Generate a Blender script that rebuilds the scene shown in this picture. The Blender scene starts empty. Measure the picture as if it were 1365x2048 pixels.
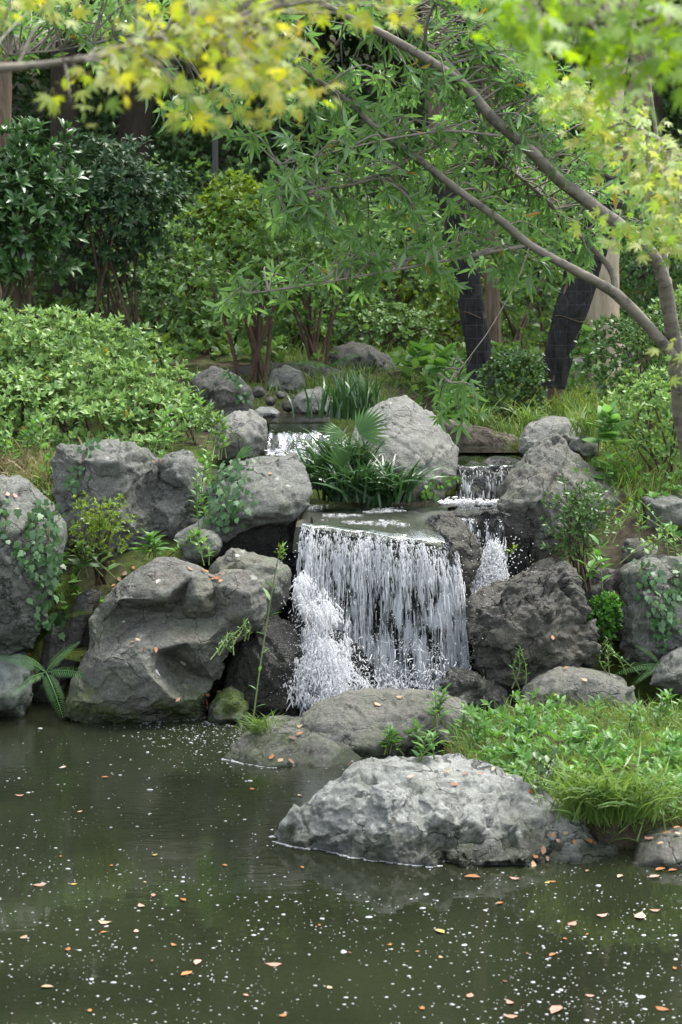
import bpy, bmesh, math, random, colorsys
import numpy as np
from mathutils import Vector, Matrix
from mathutils.geometry import delaunay_2d_cdt
from mathutils.bvhtree import BVHTree

random.seed(7)
rng = np.random.default_rng(7)
sc = bpy.context.scene
COL = sc.collection

# ------------------------------------------------------------------ camera
F, CX, CY, PITCH, H = 3822.0, 682.5, 1024.0, math.radians(7.0), 2.93
cam_d = bpy.data.cameras.new('camera'); cam = bpy.data.objects.new('camera', cam_d); COL.objects.link(cam)
cam.location = (0, 0, H); cam.rotation_euler = (math.pi/2 - PITCH, 0, 0)
cam_d.sensor_fit = 'VERTICAL'; cam_d.sensor_height = 36.0; cam_d.lens = F/2048*36.0
cam_d.clip_start = 0.1; cam_d.clip_end = 400
cam_d.dof.use_dof = True; cam_d.dof.focus_distance = 13.0; cam_d.dof.aperture_fstop = 4.0
sc.camera = cam

# ------------------------------------------------------------------ light
SUN_EL, SUN_AZ = 66.0, 50.0       # azimuth clockwise from +Y: high, beyond the scene and to the right
world = bpy.data.worlds.new('World'); sc.world = world; world.use_nodes = True
wn = world.node_tree; wn.nodes.clear()
w_out = wn.nodes.new('ShaderNodeOutputWorld'); w_bg = wn.nodes.new('ShaderNodeBackground')
w_sky = wn.nodes.new('ShaderNodeTexSky'); w_sky.sky_type = 'NISHITA'; w_sky.sun_disc = False
w_sky.sun_elevation = math.radians(SUN_EL); w_sky.sun_rotation = math.radians(SUN_AZ)
w_sky.dust_density = 3.0; w_sky.air_density = 1.0
w_hs = wn.nodes.new('ShaderNodeHueSaturation'); w_hs.inputs['Saturation'].default_value = 0.35
wn.links.new(w_sky.outputs[0], w_hs.inputs['Color']); wn.links.new(w_hs.outputs[0], w_bg.inputs[0])
w_bg.inputs[1].default_value = 0.15; wn.links.new(w_bg.outputs[0], w_out.inputs[0])
sun_d = bpy.data.lights.new('sun', 'SUN'); sun_d.energy = 1.5; sun_d.angle = math.radians(25); sun_d.color = (1.0, 0.96, 0.9)
sun = bpy.data.objects.new('sun', sun_d); COL.objects.link(sun)
_e, _a = math.radians(SUN_EL), math.radians(SUN_AZ)
_sv = Vector((math.sin(_a)*math.cos(_e), math.cos(_a)*math.cos(_e), math.sin(_e)))
sun.rotation_euler = _sv.to_track_quat('Z', 'Y').to_euler(); sun.location = (0, 0, 30)
sc.view_settings.view_transform = 'Standard'; sc.view_settings.look = 'None'
sc.view_settings.exposure = 1.97; sc.view_settings.gamma = 1.0; sc.view_settings.use_curve_mapping = False
sc.render.engine = 'CYCLES'
cy = sc.cycles
cy.use_denoising = True; cy.max_bounces = 7; cy.diffuse_bounces = 4; cy.glossy_bounces = 3; cy.transmission_bounces = 5
cy.transparent_max_bounces = 12; cy.sample_clamp_indirect = 4.0; cy.caustics_reflective = False; cy.caustics_refractive = False
sc.render.use_persistent_data = False

# ------------------------------------------------------------------ projection helpers
cp, sp = math.cos(PITCH), math.sin(PITCH)
def ray(px, py):
    x = (px-CX)/F; y = -(py-CY)/F
    return Vector((x, cp + y*sp, -sp + y*cp))
def P(px, py, Y):
    d = ray(px, py); t = Y/d.y
    return Vector((d.x*t, Y, H + d.z*t))
def PZ(px, py, z):
    d = ray(px, py); t = (z-H)/d.z
    return Vector((d.x*t, d.y*t, z))
def Pn(px, py, Y):
    px = np.asarray(px, float); py = np.asarray(py, float); Y = np.asarray(Y, float)
    x = (px-CX)/F; y = -(py-CY)/F
    dy = cp + y*sp; dz = -sp + y*cp; t = Y/dy
    return np.stack([x*t, Y + 0*x, H + dz*t], -1)

# ------------------------------------------------------------------ noise
def _hash(ix, iy, iz, s):
    with np.errstate(over='ignore'):
        h = (ix.astype(np.uint32)*np.uint32(374761393) + iy.astype(np.uint32)*np.uint32(668265263)
             + iz.astype(np.uint32)*np.uint32(2246822519) + np.uint32((s*3266489917) & 0xffffffff))
        h = (h ^ (h >> np.uint32(13)))*np.uint32(1274126177)
        h = (h ^ (h >> np.uint32(15)))*np.uint32(2246822519)
        return (h ^ (h >> np.uint32(16))).astype(np.float64)/4294967295.0
def vnoise(p, s=0):
    i = np.floor(p).astype(np.int64); f = p - i; u = f*f*f*(f*(f*6-15)+10)
    r = 0
    for dx in (0, 1):
        wx = u[:, 0] if dx else 1-u[:, 0]
        for dy in (0, 1):
            wy = u[:, 1] if dy else 1-u[:, 1]
            for dz in (0, 1):
                wz = u[:, 2] if dz else 1-u[:, 2]
                r = r + wx*wy*wz*_hash(i[:, 0]+dx, i[:, 1]+dy, i[:, 2]+dz, s)
    return r*2-1
def fbm(p, o=4, s=0, g=0.5):
    a, t, r = 1.0, 0.0, 0
    for k in range(o):
        r = r + a*vnoise(p*(2.03**k) + 17.3*k, s+k); t += a; a *= g
    return r/t
def facet(p, s=0):
    """piecewise planar cells: every cell of a jittered grid is a small tilted plane"""
    i = np.floor(p).astype(np.int64); best = np.full(len(p), 1e9); out = np.zeros(len(p))
    for dx in (-1, 0, 1):
        for dy in (-1, 0, 1):
            for dz in (-1, 0, 1):
                a, b, c = i[:, 0]+dx, i[:, 1]+dy, i[:, 2]+dz
                q = np.stack([a+_hash(a, b, c, s), b+_hash(a, b, c, s+1), c+_hash(a, b, c, s+2)], -1)
                d = p-q; dd = (d*d).sum(-1); m = dd < best
                v = (d[:, 0]*(_hash(a, b, c, s+3)-.5) + d[:, 1]*(_hash(a, b, c, s+4)-.5) + d[:, 2]*(_hash(a, b, c, s+5)-.5))*2 + (_hash(a, b, c, s+6)-.5)*.5
                out = np.where(m, v, out); best = np.where(m, dd, best)
    return out
def sstep(a, b, x):
    t = np.clip((np.asarray(x, float)-a)/(b-a), 0, 1); return t*t*(3-2*t)

# ------------------------------------------------------------------ mesh + object helpers
def make_mesh(name, V, T, mat=None, smooth=True):
    V = np.asarray(V, np.float32); T = np.asarray(T, np.int32)
    me = bpy.data.meshes.new(name)
    me.vertices.add(len(V)); me.vertices.foreach_set('co', V.ravel())
    k = T.shape[1]
    me.loops.add(T.size); me.loops.foreach_set('vertex_index', T.ravel())
    me.polygons.add(len(T)); me.polygons.foreach_set('loop_start', np.arange(len(T), dtype=np.int32)*k)
    me.polygons.foreach_set('use_smooth', np.full(len(T), smooth))
    me.update(calc_edges=True)
    if mat: me.materials.append(mat)
    return me
def thing(name, label, cat, loc=(0, 0, 0), group=None):
    o = bpy.data.objects.new(name, None); COL.objects.link(o); o.location = loc
    o.empty_display_size = 0.1
    o['label'] = label; o['category'] = cat
    if group: o['group'] = group
    return o
def tag(o, label=None, cat=None, group=None, kind=None):
    if label: o['label'] = label
    if cat: o['category'] = cat
    if group: o['group'] = group
    if kind: o['kind'] = kind
    return o
def add_obj(name, V, T, mat, parent=None, kind=None, smooth=True, loc=None):
    """mesh object from world coordinates; origin at loc, or at the parent's place"""
    base = np.array(parent.location) if parent is not None and parent.parent is None else np.array(loc if loc is not None else (0, 0, 0))
    me = make_mesh(name, np.asarray(V) - base, T, mat, smooth)
    o = bpy.data.objects.new(name, me); COL.objects.link(o)
    if parent is not None: o.parent = parent
    else: o.location = base
    if kind: o['kind'] = kind
    return o
def merge(parts):
    Vs, Ts, n = [], [], 0
    for V, T in parts:
        Vs.append(np.asarray(V, float)); Ts.append(np.asarray(T, int)+n); n += len(V)
    return np.concatenate(Vs), np.concatenate(Ts)
def norm(v):
    v = np.asarray(v, float); return v/np.maximum(np.linalg.norm(v, axis=-1, keepdims=True), 1e-9)
def frames(d, up):
    y = norm(d); up = np.broadcast_to(np.asarray(up, float), y.shape)
    z = up - (up*y).sum(-1, keepdims=True)*y
    bad = np.linalg.norm(z, axis=-1) < 1e-3
    if bad.any():
        alt = np.array([1., 0, 0]); z[bad] = alt - (y[bad]@alt)[:, None]*y[bad]
    z = norm(z); x = np.cross(y, z)
    return np.stack([x, y, z], -1)                      # columns
def inst(tm, pos, R, S, W=None):
    """many copies of a template as one triangle soup; W = extra width factor"""
    V, T = tm; n, k = len(pos), len(V)
    S = np.broadcast_to(np.asarray(S, float), (n,)); L = V[None]*S[:, None, None]
    if W is not None: L = L*np.stack([np.broadcast_to(W, (n,)), np.ones(n), np.ones(n)], -1)[:, None, :]
    out = np.einsum('nij,nkj->nki', R, L) + np.asarray(pos)[:, None, :]
    TT = T[None] + (np.arange(n)*k)[:, None, None]
    return out.reshape(-1, 3), TT.reshape(-1, 3)
def inst_objs(name, me, pos, R, S, parent):
    base = np.array(parent.location)
    for p, r, s in zip(pos, R, np.broadcast_to(np.asarray(S, float), (len(pos),))):
        o = bpy.data.objects.new(name, me); COL.objects.link(o); o.parent = parent
        M = Matrix(((r[0, 0]*s, r[0, 1]*s, r[0, 2]*s, p[0]-base[0]), (r[1, 0]*s, r[1, 1]*s, r[1, 2]*s, p[1]-base[1]),
                    (r[2, 0]*s, r[2, 1]*s, r[2, 2]*s, p[2]-base[2]), (0, 0, 0, 1)))
        o.matrix_basis = M
def spline(pts, n):
    pts = np.asarray(pts, float); k = len(pts)
    if k == 2: return pts[0] + (pts[1]-pts[0])*np.linspace(0, 1, n)[:, None]
    t = np.linspace(0, k-1, n); i = np.clip(np.floor(t).astype(int), 0, k-2); f = (t-i)[:, None]
    e = np.concatenate([[2*pts[0]-pts[1]], pts, [2*pts[-1]-pts[-2]]])
    a, b, c, d = e[i], e[i+1], e[i+2], e[i+3]
    return .5*((2*b) + (c-a)*f + (2*a-5*b+4*c-d)*f*f + (3*b-a-3*c+d)*f**3)
def tube(pts, radii, sides=8, n=None, wob=0.0, seed=0, cap=True):
    n = n or max(4, 4*(len(pts)-1))
    r = np.interp(np.linspace(0, 1, n), np.linspace(0, 1, len(radii)), radii)
    p = spline(pts, n)
    d = norm(np.gradient(p, axis=0)); ref = np.array([0.31, 0.22, 0.92]) if abs(d[:, 2]).mean() < .8 else np.array([1., .1, 0.])
    a = norm(np.cross(d, ref)); b = np.cross(d, a)
    th = np.linspace(0, 2*np.pi, sides, endpoint=False)
    ring = a[:, None]*np.cos(th)[None, :, None] + b[:, None]*np.sin(th)[None, :, None]
    rr = r[:, None]*np.ones(sides)[None]
    if wob:
        q = (p[:, None]*np.array([9, 9, 3.]) + ring*2.5).reshape(-1, 3)
        rr = rr*(1+wob*fbm(q, 3, seed).reshape(n, sides))
    V = (p[:, None] + ring*rr[..., None]).reshape(-1, 3)
    i = np.arange(n-1)[:, None]*sides; j = np.arange(sides)[None]; j2 = (j+1) % sides
    q0, q1, q2, q3 = i+j, i+j2, i+sides+j2, i+sides+j
    T = np.concatenate([np.stack([q0, q1, q2], -1).reshape(-1, 3), np.stack([q0, q2, q3], -1).reshape(-1, 3)])
    if cap:
        V = np.concatenate([V, p[-1:]]); c = len(V)-1; s0 = (n-1)*sides
        T = np.concatenate([T, np.stack([s0+np.arange(sides), s0+(np.arange(sides)+1) % sides, np.full(sides, c)], -1)])
    return V, T
def unit_rand(n):
    return norm(rng.normal(size=(n, 3)))

# ------------------------------------------------------------------ leaf templates (grow along +Y, face +Z, length 1)
def t_lance(w=.11, droop=.12, fold=.03):
    V = np.array([[0, 0, 0], [0, .3, .01], [0, .66, -droop*.3], [0, 1, -droop],
                  [-w, .32, fold], [-w*.85, .66, fold-droop*.3], [w, .32, fold], [w*.85, .66, fold-droop*.3]])
    T = np.array([[0, 1, 4], [0, 6, 1], [1, 2, 5], [1, 5, 4], [1, 6, 7], [1, 7, 2], [2, 3, 5], [2, 7, 3]]); return V, T
def t_small(w=.2, droop=.08):
    V = np.array([[0, 0, 0], [-w, .5, .05], [0, .5, -.02], [w, .5, .05], [0, 1, -droop]])
    return V, np.array([[0, 2, 1], [0, 3, 2], [1, 2, 4], [2, 3, 4]])
def t_fan(outline, c=(0, .35), dr=.15, cup=0.0):
    o = np.array(outline, float); n = len(o)
    V = np.concatenate([[[c[0], c[1], 0]], np.c_[o, np.zeros(n)]])
    r2 = ((V[:, :2]-np.array(c))**2).sum(-1); V[:, 2] = -dr*r2 + cup*np.abs(V[:, 0])
    return V, np.array([[0, i+1, (i+1) % n+1] for i in range(n)])[:, ::-1]
def t_maple():
    lob = [(-100, .34), (-62, .52), (-24, .64)]; pts = []
    angs = [(a, r) for a, r in lob] + [(8, .74)] + [(40, .64), (76, .52), (112, .34)]
    angs = [(-118, .30), (-80, .52), (-40, .66), (0, .76), (40, .66), (80, .52), (118, .30)]
    for k, (a, r) in enumerate(angs):
        for da, rr in ((-13, r*.55), (0, r), (13, r*.55)):
            t = math.radians(a+da); pts.append((math.sin(t)*rr, .28+math.cos(t)*rr))
        if k < 6:
            t = math.radians((a+angs[k+1][0])/2); pts.append((math.sin(t)*.17, .28+math.cos(t)*.17))
    V, T = t_fan(pts, (0, .28), .22)
    n = len(V)                                             # petiole
    V = np.concatenate([V, [[-.012, -.25, .02], [.012, -.25, .02], [0, .26, .0]]]); T = np.concatenate([T, [[n, n+1, n+2]]])
    return V, T
def t_ivy():
    pts = [(0, .0), (.22, -.08), (.42, .12), (.3, .36), (.46, .52), (.2, .62), (0, 1.0), (-.2, .62), (-.46, .52), (-.3, .36), (-.42, .12), (-.22, -.08)]
    return t_fan(pts, (0, .3), .12)
def t_heart(w=.36):
    pts = [(0, 0), (w*.7, -.04), (w, .22), (w*.85, .5), (w*.4, .82), (0, 1.0), (-w*.4, .82), (-w*.85, .5), (-w, .22), (-w*.7, -.04)]
    return t_fan(pts, (0, .4), .15, .12)
def t_blade(arch=.5, w=.02, seg=5):
    t = np.linspace(0, 1, seg+1); y = np.sin(t*arch*2.2)/(arch*2.2)if arch > 0 else t
    ang = t*arch*2.6; yy = np.concatenate([[0], np.cumsum(np.sin(ang[:-1]*1.0+.12)/seg)]); zz = np.concatenate([[0], np.cumsum(np.cos(ang[:-1]+.12)/seg)])
    ww = w*np.minimum(1, (1-t)*2.2)*np.where(t < .1, .7, 1)
    V = []
    for k in range(seg): V += [[-ww[k], yy[k], zz[k]], [ww[k], yy[k], zz[k]]]
    V.append([0, yy[-1], zz[-1]]); T = []
    for k in range(seg-1): T += [[2*k, 2*k+1, 2*k+3], [2*k, 2*k+3, 2*k+2]]
    T.append([2*seg-2, 2*seg-1, 2*seg]); return np.array(V), np.array(T)
LANCE, LANCE_B, SMALL, SMALL_B = t_lance(.105, .14), t_lance(.17, .18, .05), t_small(.2), t_small(.3, .15)
OVAL = t_lance(.2, .1, .05); MAPLE, IVY, HEART = t_maple(), t_ivy(), t_heart()
BLADES = [t_blade(a, w) for a, w in ((.25, .016), (.5, .016), (.75, .018))]
TINY = (np.array([[0, 0, 0], [-.22, .5, .04], [.22, .5, .04], [0, 1, -.06]]), np.array([[0, 2, 1], [1, 2, 3]]))

# ------------------------------------------------------------------ materials
class NT:
    def __init__(s, name):
        s.m = bpy.data.materials.new(name); s.m.use_nodes = True; s.t = s.m.node_tree; s.t.nodes.clear()
        s.out = s.n('OutputMaterial')
    def n(s, t, **k):
        nd = s.t.nodes.new('ShaderNode'+t)
        for a, b in k.items(): setattr(nd, a, b)
        return nd
    def l(s, a, b): s.t.links.new(a, b)
    def set(s, sock, v):
        if hasattr(v, 'is_output'): s.l(v, sock)
        else: sock.default_value = v
    def math(s, op, a, b=0.0, clamp=False):
        n = s.n('Math', operation=op, use_clamp=clamp); s.set(n.inputs[0], a); s.set(n.inputs[1], b); return n.outputs[0]
    def noise(s, vec, scale, det=4, rough=.55, dist=0.0):
        n = s.n('TexNoise'); s.l(vec, n.inputs['Vector']); n.inputs['Scale'].default_value = scale
        n.inputs['Detail'].default_value = det; n.inputs['Roughness'].default_value = rough; n.inputs['Distortion'].default_value = dist
        return n.outputs['Fac']
    def ramp(s, fac, stops):
        r = s.n('ValToRGB'); e = r.color_ramp.elements
        while len(e) < len(stops): e.new(.5)
        for k, (p, c) in enumerate(stops):
            e[k].position = p; e[k].color = (*c, 1) if len(c) == 3 else c
        s.l(fac, r.inputs[0]); return r.outputs[0]
    def step(s, v, a, b):
        n = s.n('MapRange', interpolation_type='SMOOTHSTEP'); s.set(n.inputs['Value'], v)
        n.inputs['From Min'].default_value = a; n.inputs['From Max'].default_value = b; return n.outputs[0]
    def mix(s, f, a, b, mode='MIX'):
        n = s.n('Mix', data_type='RGBA', blend_type=mode); s.set(n.inputs[0], f)
        for sk, v in ((n.inputs[6], a), (n.inputs[7], b)):
            if hasattr(v, 'is_output'): s.l(v, sk)
            else: sk.default_value = (*v, 1) if len(v) == 3 else v
        return n.outputs[2]
    def mapping(s, vec, scale=(1, 1, 1), rot=(0, 0, 0)):
        n = s.n('Mapping'); s.l(vec, n.inputs[0]); n.inputs['Scale'].default_value = scale; n.inputs['Rotation'].default_value = rot; return n.outputs[0]
    def bump(s, h, strength, dist=.02, nrm=None):
        n = s.n('Bump'); n.inputs['Strength'].default_value = strength; n.inputs['Distance'].default_value = dist
        s.l(h, n.inputs['Height'])
        if nrm: s.l(nrm, n.inputs['Normal'])
        return n.outputs[0]
    def princ(s, col, rough, spec=.5, nrm=None, **k):
        n = s.n('BsdfPrincipled')
        if hasattr(col, 'is_output'): s.l(col, n.inputs['Base Color'])
        else: n.inputs['Base Color'].default_value = (*col, 1)
        s.set(n.inputs['Roughness'], rough); n.inputs['Specular IOR Level'].default_value = spec
        if nrm: s.l(nrm, n.inputs['Normal'])
        for a, b in k.items(): s.set(n.inputs[a.replace('_', ' ')], b)
        return n.outputs[0]
    def done(s, sh): s.l(sh, s.out.inputs[0]); return s.m

def rock_mat(name, c1, c2, c3, lichen=.5, lich_col=(.42, .44, .38), moss=0.0, moss_z=.25, wet_z=.12, rough=.85, bump=.5, brown=0.0, spots=.3, green=0.0, wet=0.0):
    """weathered stone: mottled base, speckle, pale lichen, bird-white spots, moss and a wet band above the water line"""
    m = NT(name); tc = m.n('TexCoord'); oi = m.n('ObjectInfo'); geo = m.n('NewGeometry')
    add = m.n('VectorMath', operation='ADD'); sc_ = m.n('VectorMath', operation='SCALE')
    cmb = m.n('CombineXYZ'); m.l(oi.outputs['Random'], cmb.inputs[0]); m.l(oi.outputs['Random'], cmb.inputs[1])
    m.l(cmb.outputs[0], sc_.inputs[0]); sc_.inputs['Scale'].default_value = 37.0
    m.l(tc.outputs['Object'], add.inputs[0]); m.l(sc_.outputs[0], add.inputs[1]); v = add.outputs[0]
    big = m.noise(v, 2.2, 6, .6, .6); mid = m.noise(v, 9, 8, .65, .3); fine = m.noise(v, 60, 6, .7)
    str_ = m.noise(m.mapping(v, (5, 5, 26), (.5, .35, .2)), 1.0, 5, .6, .8)
    col = m.ramp(m.math('ADD', m.math('MULTIPLY', big, .55), m.math('MULTIPLY', mid, .45)), [(.32, c1), (.5, c2), (.68, c3)])
    col = m.mix(m.step(str_, .5, .68), col, m.mix(.65, col, c1))
    if brown: col = m.mix(m.math('MULTIPLY', m.step(m.noise(v, 2.7, 4, .6, 1.), .5, .62), brown), col, (.105, .085, .06))
    if green: col = m.mix(m.math('MULTIPLY', m.step(m.noise(v, 3.3, 5, .65, .5), .44, .64), green), col, (.10, .13, .055))
    sp_ = m.step(fine, .35, .7); col = m.mix(m.math('MULTIPLY', sp_, .55), m.mix(.35, col, (.02, .02, .018)), m.mix(.25, col, (.5, .5, .46)))
    li = m.math('MULTIPLY', m.step(m.noise(v, 5.5, 9, .75, .3), .6, .67), lichen)
    col = m.mix(li, col, lich_col)
    if spots:
        vo = m.n('TexVoronoi'); m.l(v, vo.inputs['Vector']); vo.inputs['Scale'].default_value = 6.0
        dd = m.math('ADD', vo.outputs['Distance'], m.math('MULTIPLY', m.noise(v, 25, 3), .22))
        pick = m.step(m.noise(v, 1.7, 2), .49, .54)
        s_ = m.math('MULTIPLY', m.math('MULTIPLY', m.math('SUBTRACT', 1.0, m.step(dd, .21, .235)), pick), spots)
        col = m.mix(s_, col, (.55, .55, .52))
    wv = m.n('VectorMath', operation='ADD'); nz = m.n('TexNoise'); m.l(v, nz.inputs['Vector']); nz.inputs['Scale'].default_value = 3.0; nz.inputs['Detail'].default_value = 5
    ws = m.n('VectorMath', operation='SCALE'); m.l(nz.outputs['Color'], ws.inputs[0]); ws.inputs['Scale'].default_value = .55; m.l(v, wv.inputs[0]); m.l(ws.outputs[0], wv.inputs[1])
    vc = m.n('TexVoronoi', feature='DISTANCE_TO_EDGE'); m.l(m.mapping(wv.outputs[0], (2.6, 2.6, 4.2), (.5, .3, .4)), vc.inputs['Vector']); vc.inputs['Scale'].default_value = 1.0
    crack = m.math('MULTIPLY', m.math('SUBTRACT', 1.0, m.step(vc.outputs['Distance'], .0, .03)), m.step(m.noise(v, 2.0, 3), .42, .6))
    col = m.mix(m.math('MULTIPLY', crack, .75), col, (.02, .019, .016))
    grit = m.noise(v, 26, 8, .8, .4); col = m.mix(m.math('MULTIPLY', m.step(grit, .52, .68), .45), col, m.mix(.3, col, (.45, .45, .4))); col = m.mix(m.math('MULTIPLY', m.math('SUBTRACT', 1.0, m.step(grit, .34, .46)), .55), col, m.mix(.5, col, (.012, .012, .01)))
    sep = m.n('SeparateXYZ'); m.l(geo.outputs['Position'], sep.inputs[0]); z = sep.outputs[2]
    zn = m.math('ADD', z, m.math('MULTIPLY', m.math('SUBTRACT', m.noise(v, 4, 6, .7), .5), .5))
    rg = rough
    if moss:
        mm = m.math('MULTIPLY', m.math('SUBTRACT', 1.0, m.step(zn, moss_z*.3, moss_z)), m.step(m.noise(v, 3.0, 5, .6), .40, .52))
        mm = m.math('MULTIPLY', mm, moss)
        mc = m.ramp(m.noise(v, 45, 4, .7), [(.3, (.015, .025, .005)), (.55, (.05, .075, .012)), (.75, (.12, .155, .025))])
        col = m.mix(mm, col, mc)
    wz = m.math('SUBTRACT', 1.0, m.step(zn, wet_z*.3, wet_z+.04))
    if wet: wz = m.math('MAXIMUM', wz, m.math('MULTIPLY', m.step(m.noise(v, 1.6, 4), .5-.3*wet, .62-.3*wet), min(1, wet*1.3)))
    col = m.mix(m.math('MULTIPLY', wz, .62), col, (.012, .012, .011))
    rg = m.math('SUBTRACT', rough, m.math('MULTIPLY', wz, rough-.22))
    h = m.math('ADD', m.math('MULTIPLY', mid, .8), m.math('ADD', m.math('MULTIPLY', fine, .35), m.math('MULTIPLY', str_, .5)))
    nb = m.bump(m.math('SUBTRACT', m.math('ADD', h, m.math('MULTIPLY', grit, .9)), m.math('MULTIPLY', crack, 1.2)), bump*1.2, .035); nb = m.bump(m.noise(v, 180, 3, .7), bump*.5, .006, nb)
    return m.done(m.princ(col, rg, .4, nb))

def leaf_mat(name, cols, rough=.42, trans=.35, spec=.45, tcol=None, old=0.0):
    """leaf: colour varies from leaf to leaf, light comes through"""
    m = NT(name); oi = m.n('ObjectInfo'); geo = m.n('NewGeometry')
    r = m.math('FRACT', m.math('ADD', geo.outputs['Random Per Island'], oi.outputs['Random']))
    n = len(cols); col = m.ramp(r, [(k/max(1, n-1), c) for k, c in enumerate(cols)])
    tc = m.n('TexCoord')
    col = m.mix(m.math('MULTIPLY', m.noise(tc.outputs['Object'], 1.3, 3), .5), col, m.mix(1.0, col, (.75, .85, .8), 'MULTIPLY'))
    if old: col = m.mix(m.step(m.math('FRACT', m.math('MULTIPLY', r, 57.31)), 1-old, 1-old+.001), col, (.28, .19, .03))
    hs = m.n('HueSaturation'); m.l(col, hs.inputs['Color']); hs.inputs['Value'].default_value = 1.6; hs.inputs['Hue'].default_value = .485; hs.inputs['Saturation'].default_value = 1.08
    a = m.princ(col, rough, spec); b = m.n('BsdfTranslucent'); m.l(hs.outputs[0], b.inputs[0])
    mx = m.n('MixShader'); mx.inputs[0].default_value = trans; m.l(a, mx.inputs[1]); m.l(b.outputs[0], mx.inputs[2])
    return m.done(mx.outputs[0])
def bark_mat(name, c1, c2, scale=(6, 6, 1.2), bump=.6, rough=.9, patch=None):
    m = NT(name); tc = m.n('TexCoord'); v = m.mapping(tc.outputs['Object'], scale)
    a = m.noise(v, 4, 8, .65, .6); b = m.noise(tc.outputs['Object'], 3, 4)
    col = m.ramp(m.math('ADD', m.math('MULTIPLY', a, .7), m.math('MULTIPLY', b, .3)), [(.35, c1), (.65, c2)])
    if patch: col = m.mix(m.step(m.noise(tc.outputs['Object'], 7, 5, .7), .55, .62), col, patch)
    return m.done(m.princ(col, rough, .3, m.bump(a, bump, .03)))
def plain_mat(name, c1, c2, scale=20, rough=.7, spec=.3, bump=0.0):
    m = NT(name); tc = m.n('TexCoord'); oi = m.n('ObjectInfo'); a = m.noise(tc.outputs['Object'], scale, 4)
    f = m.math('ADD', m.math('MULTIPLY', a, .5), m.math('MULTIPLY', oi.outputs['Random'], .5))
    return m.done(m.princ(m.ramp(f, [(.25, c1), (.75, c2)]), rough, spec, m.bump(a, bump) if bump else None))
# ================================================================== SETTING: ground, sheet of water
def ground_z(X, Y):
    X = np.asarray(X, float); Y = np.asarray(Y, float)
    ys = 12.95 + .12*np.sin(X*1.7+.6) - .25*sstep(1.0, 2.2, X)
    s = Y - ys
    z = np.interp(s, [-40, -26, -22, -1, 0, .8, 1.6, 3, 6, 9, 14, 20, 30, 47, 200], [1.2, .8, -.7, -.6, -.35, .8, 1.36, 1.55, 1.98, 2.15, 2.6, 4.4, 8.5, 15, 60])
    # stream bed
    xm = sstep(-.85, -.55, X)*(1-sstep(1.25, 1.5, X)); ym = 1-sstep(16.6, 18.0, Y)
    bed = np.interp(Y, [12.0, 13.65, 13.85, 14.62, 14.9, 17.5], [-.6, -.55, .9, .98, 1.33, 1.45])
    z = z*(1-xm*ym) + bed*xm*ym
    # low grassy spit on the right
    pe = sstep(.35, .75, X - .5*np.clip(10.4-Y, 0, 1) - .75*np.clip(Y-11.5, 0, 1)) * sstep(9.3, 9.7, Y - .45*(1-sstep(1.05, 1.35, X))) * (1-sstep(12.0, 12.5, Y))
    pen = -.6 + pe*(.74 + .08*np.exp(-((X-1.7)/.6)**2-((Y-10.6)/.7)**2))
    z = np.maximum(z, np.where(pe > 0, pen, -9))
    n = fbm(np.stack([X.ravel()*1.4, Y.ravel()*1.4, 0*X.ravel()], -1), 4, 3).reshape(X.shape)
    return z + .06*n*np.where(z > -.3, 1, .3)
gx = np.concatenate([np.linspace(-150, -6, 40)[:-1], np.linspace(-6, -3.4, 20)[:-1], np.linspace(-3.4, 3.4, 120), np.linspace(3.4, 6, 20)[1:], np.linspace(6, 150, 40)[1:]])
gy = np.concatenate([np.linspace(-60, 8, 30)[:-1], np.linspace(8, 20, 200)[:-1], np.linspace(20, 32, 60)[:-1], np.linspace(32, 150, 50)])
GX, GY = np.meshgrid(gx, gy); GZ = ground_z(GX, GY)
def grid_tris(nx, ny):
    i = (np.arange(ny-1)[:, None]*nx + np.arange(nx-1)[None]).ravel()
    return np.concatenate([np.stack([i, i+1, i+nx+1], -1), np.stack([i, i+nx+1, i+nx], -1)])
def m_ground():
    m = NT('soil_and_moss'); tc = m.n('TexCoord'); v = tc.outputs['Object']
    a = m.noise(v, 1.1, 6, .6, .4); b = m.noise(v, 14, 8, .7)
    soil = m.ramp(b, [(.3, (.025, .02, .014)), (.5, (.055, .045, .03)), (.7, (.11, .09, .06))])
    moss = m.ramp(b, [(.3, (.03, .045, .012)), (.55, (.07, .1, .02)), (.75, (.13, .16, .035))])
    return m.done(m.princ(m.mix(m.step(a, .4, .56), soil, moss), .95, .2, m.bump(m.noise(v, 30, 8, .75), .8, .03)))
gV = np.stack([GX.ravel(), GY.ravel(), GZ.ravel()], -1); gT = grid_tris(len(gx), len(gy))
tag(add_obj('ground', gV, gT, m_ground()), kind='structure')

def m_pond():
    m = NT('pond_water'); geo = m.n('NewGeometry'); v = geo.outputs['Position']
    h = m.math('ADD', m.math('MULTIPLY', m.noise(m.mapping(v, (1.1, 3.2, 1)), 1.3, 3, .5, .5), 1.0),
               m.math('MULTIPLY', m.noise(m.mapping(v, (3.5, 8, 1)), 2.2, 3, .5), .22))
    ring = m.n('VectorMath', operation='DISTANCE'); m.l(v, ring.inputs[0]); ring.inputs[1].default_value = (.1, 12.7, 0)
    near = m.math('SUBTRACT', 1.0, m.step(ring.outputs['Value'], .6, 4.2))
    h2 = m.math('MULTIPLY', m.noise(m.mapping(v, (2.5, 9, 1)), 3.0, 3, .55, .8), m.math('ADD', m.math('MULTIPLY', near, 2.4), .05))
    nb = m.bump(m.math('ADD', h, h2), .045, .04)
    mud = m.ramp(m.noise(v, .6, 4, .6, .5), [(.35, (.0105, .0125, .007)), (.65, (.0185, .0235, .0115))])
    return m.done(m.princ(mud, .02, .5, nb, IOR=1.33))
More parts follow.
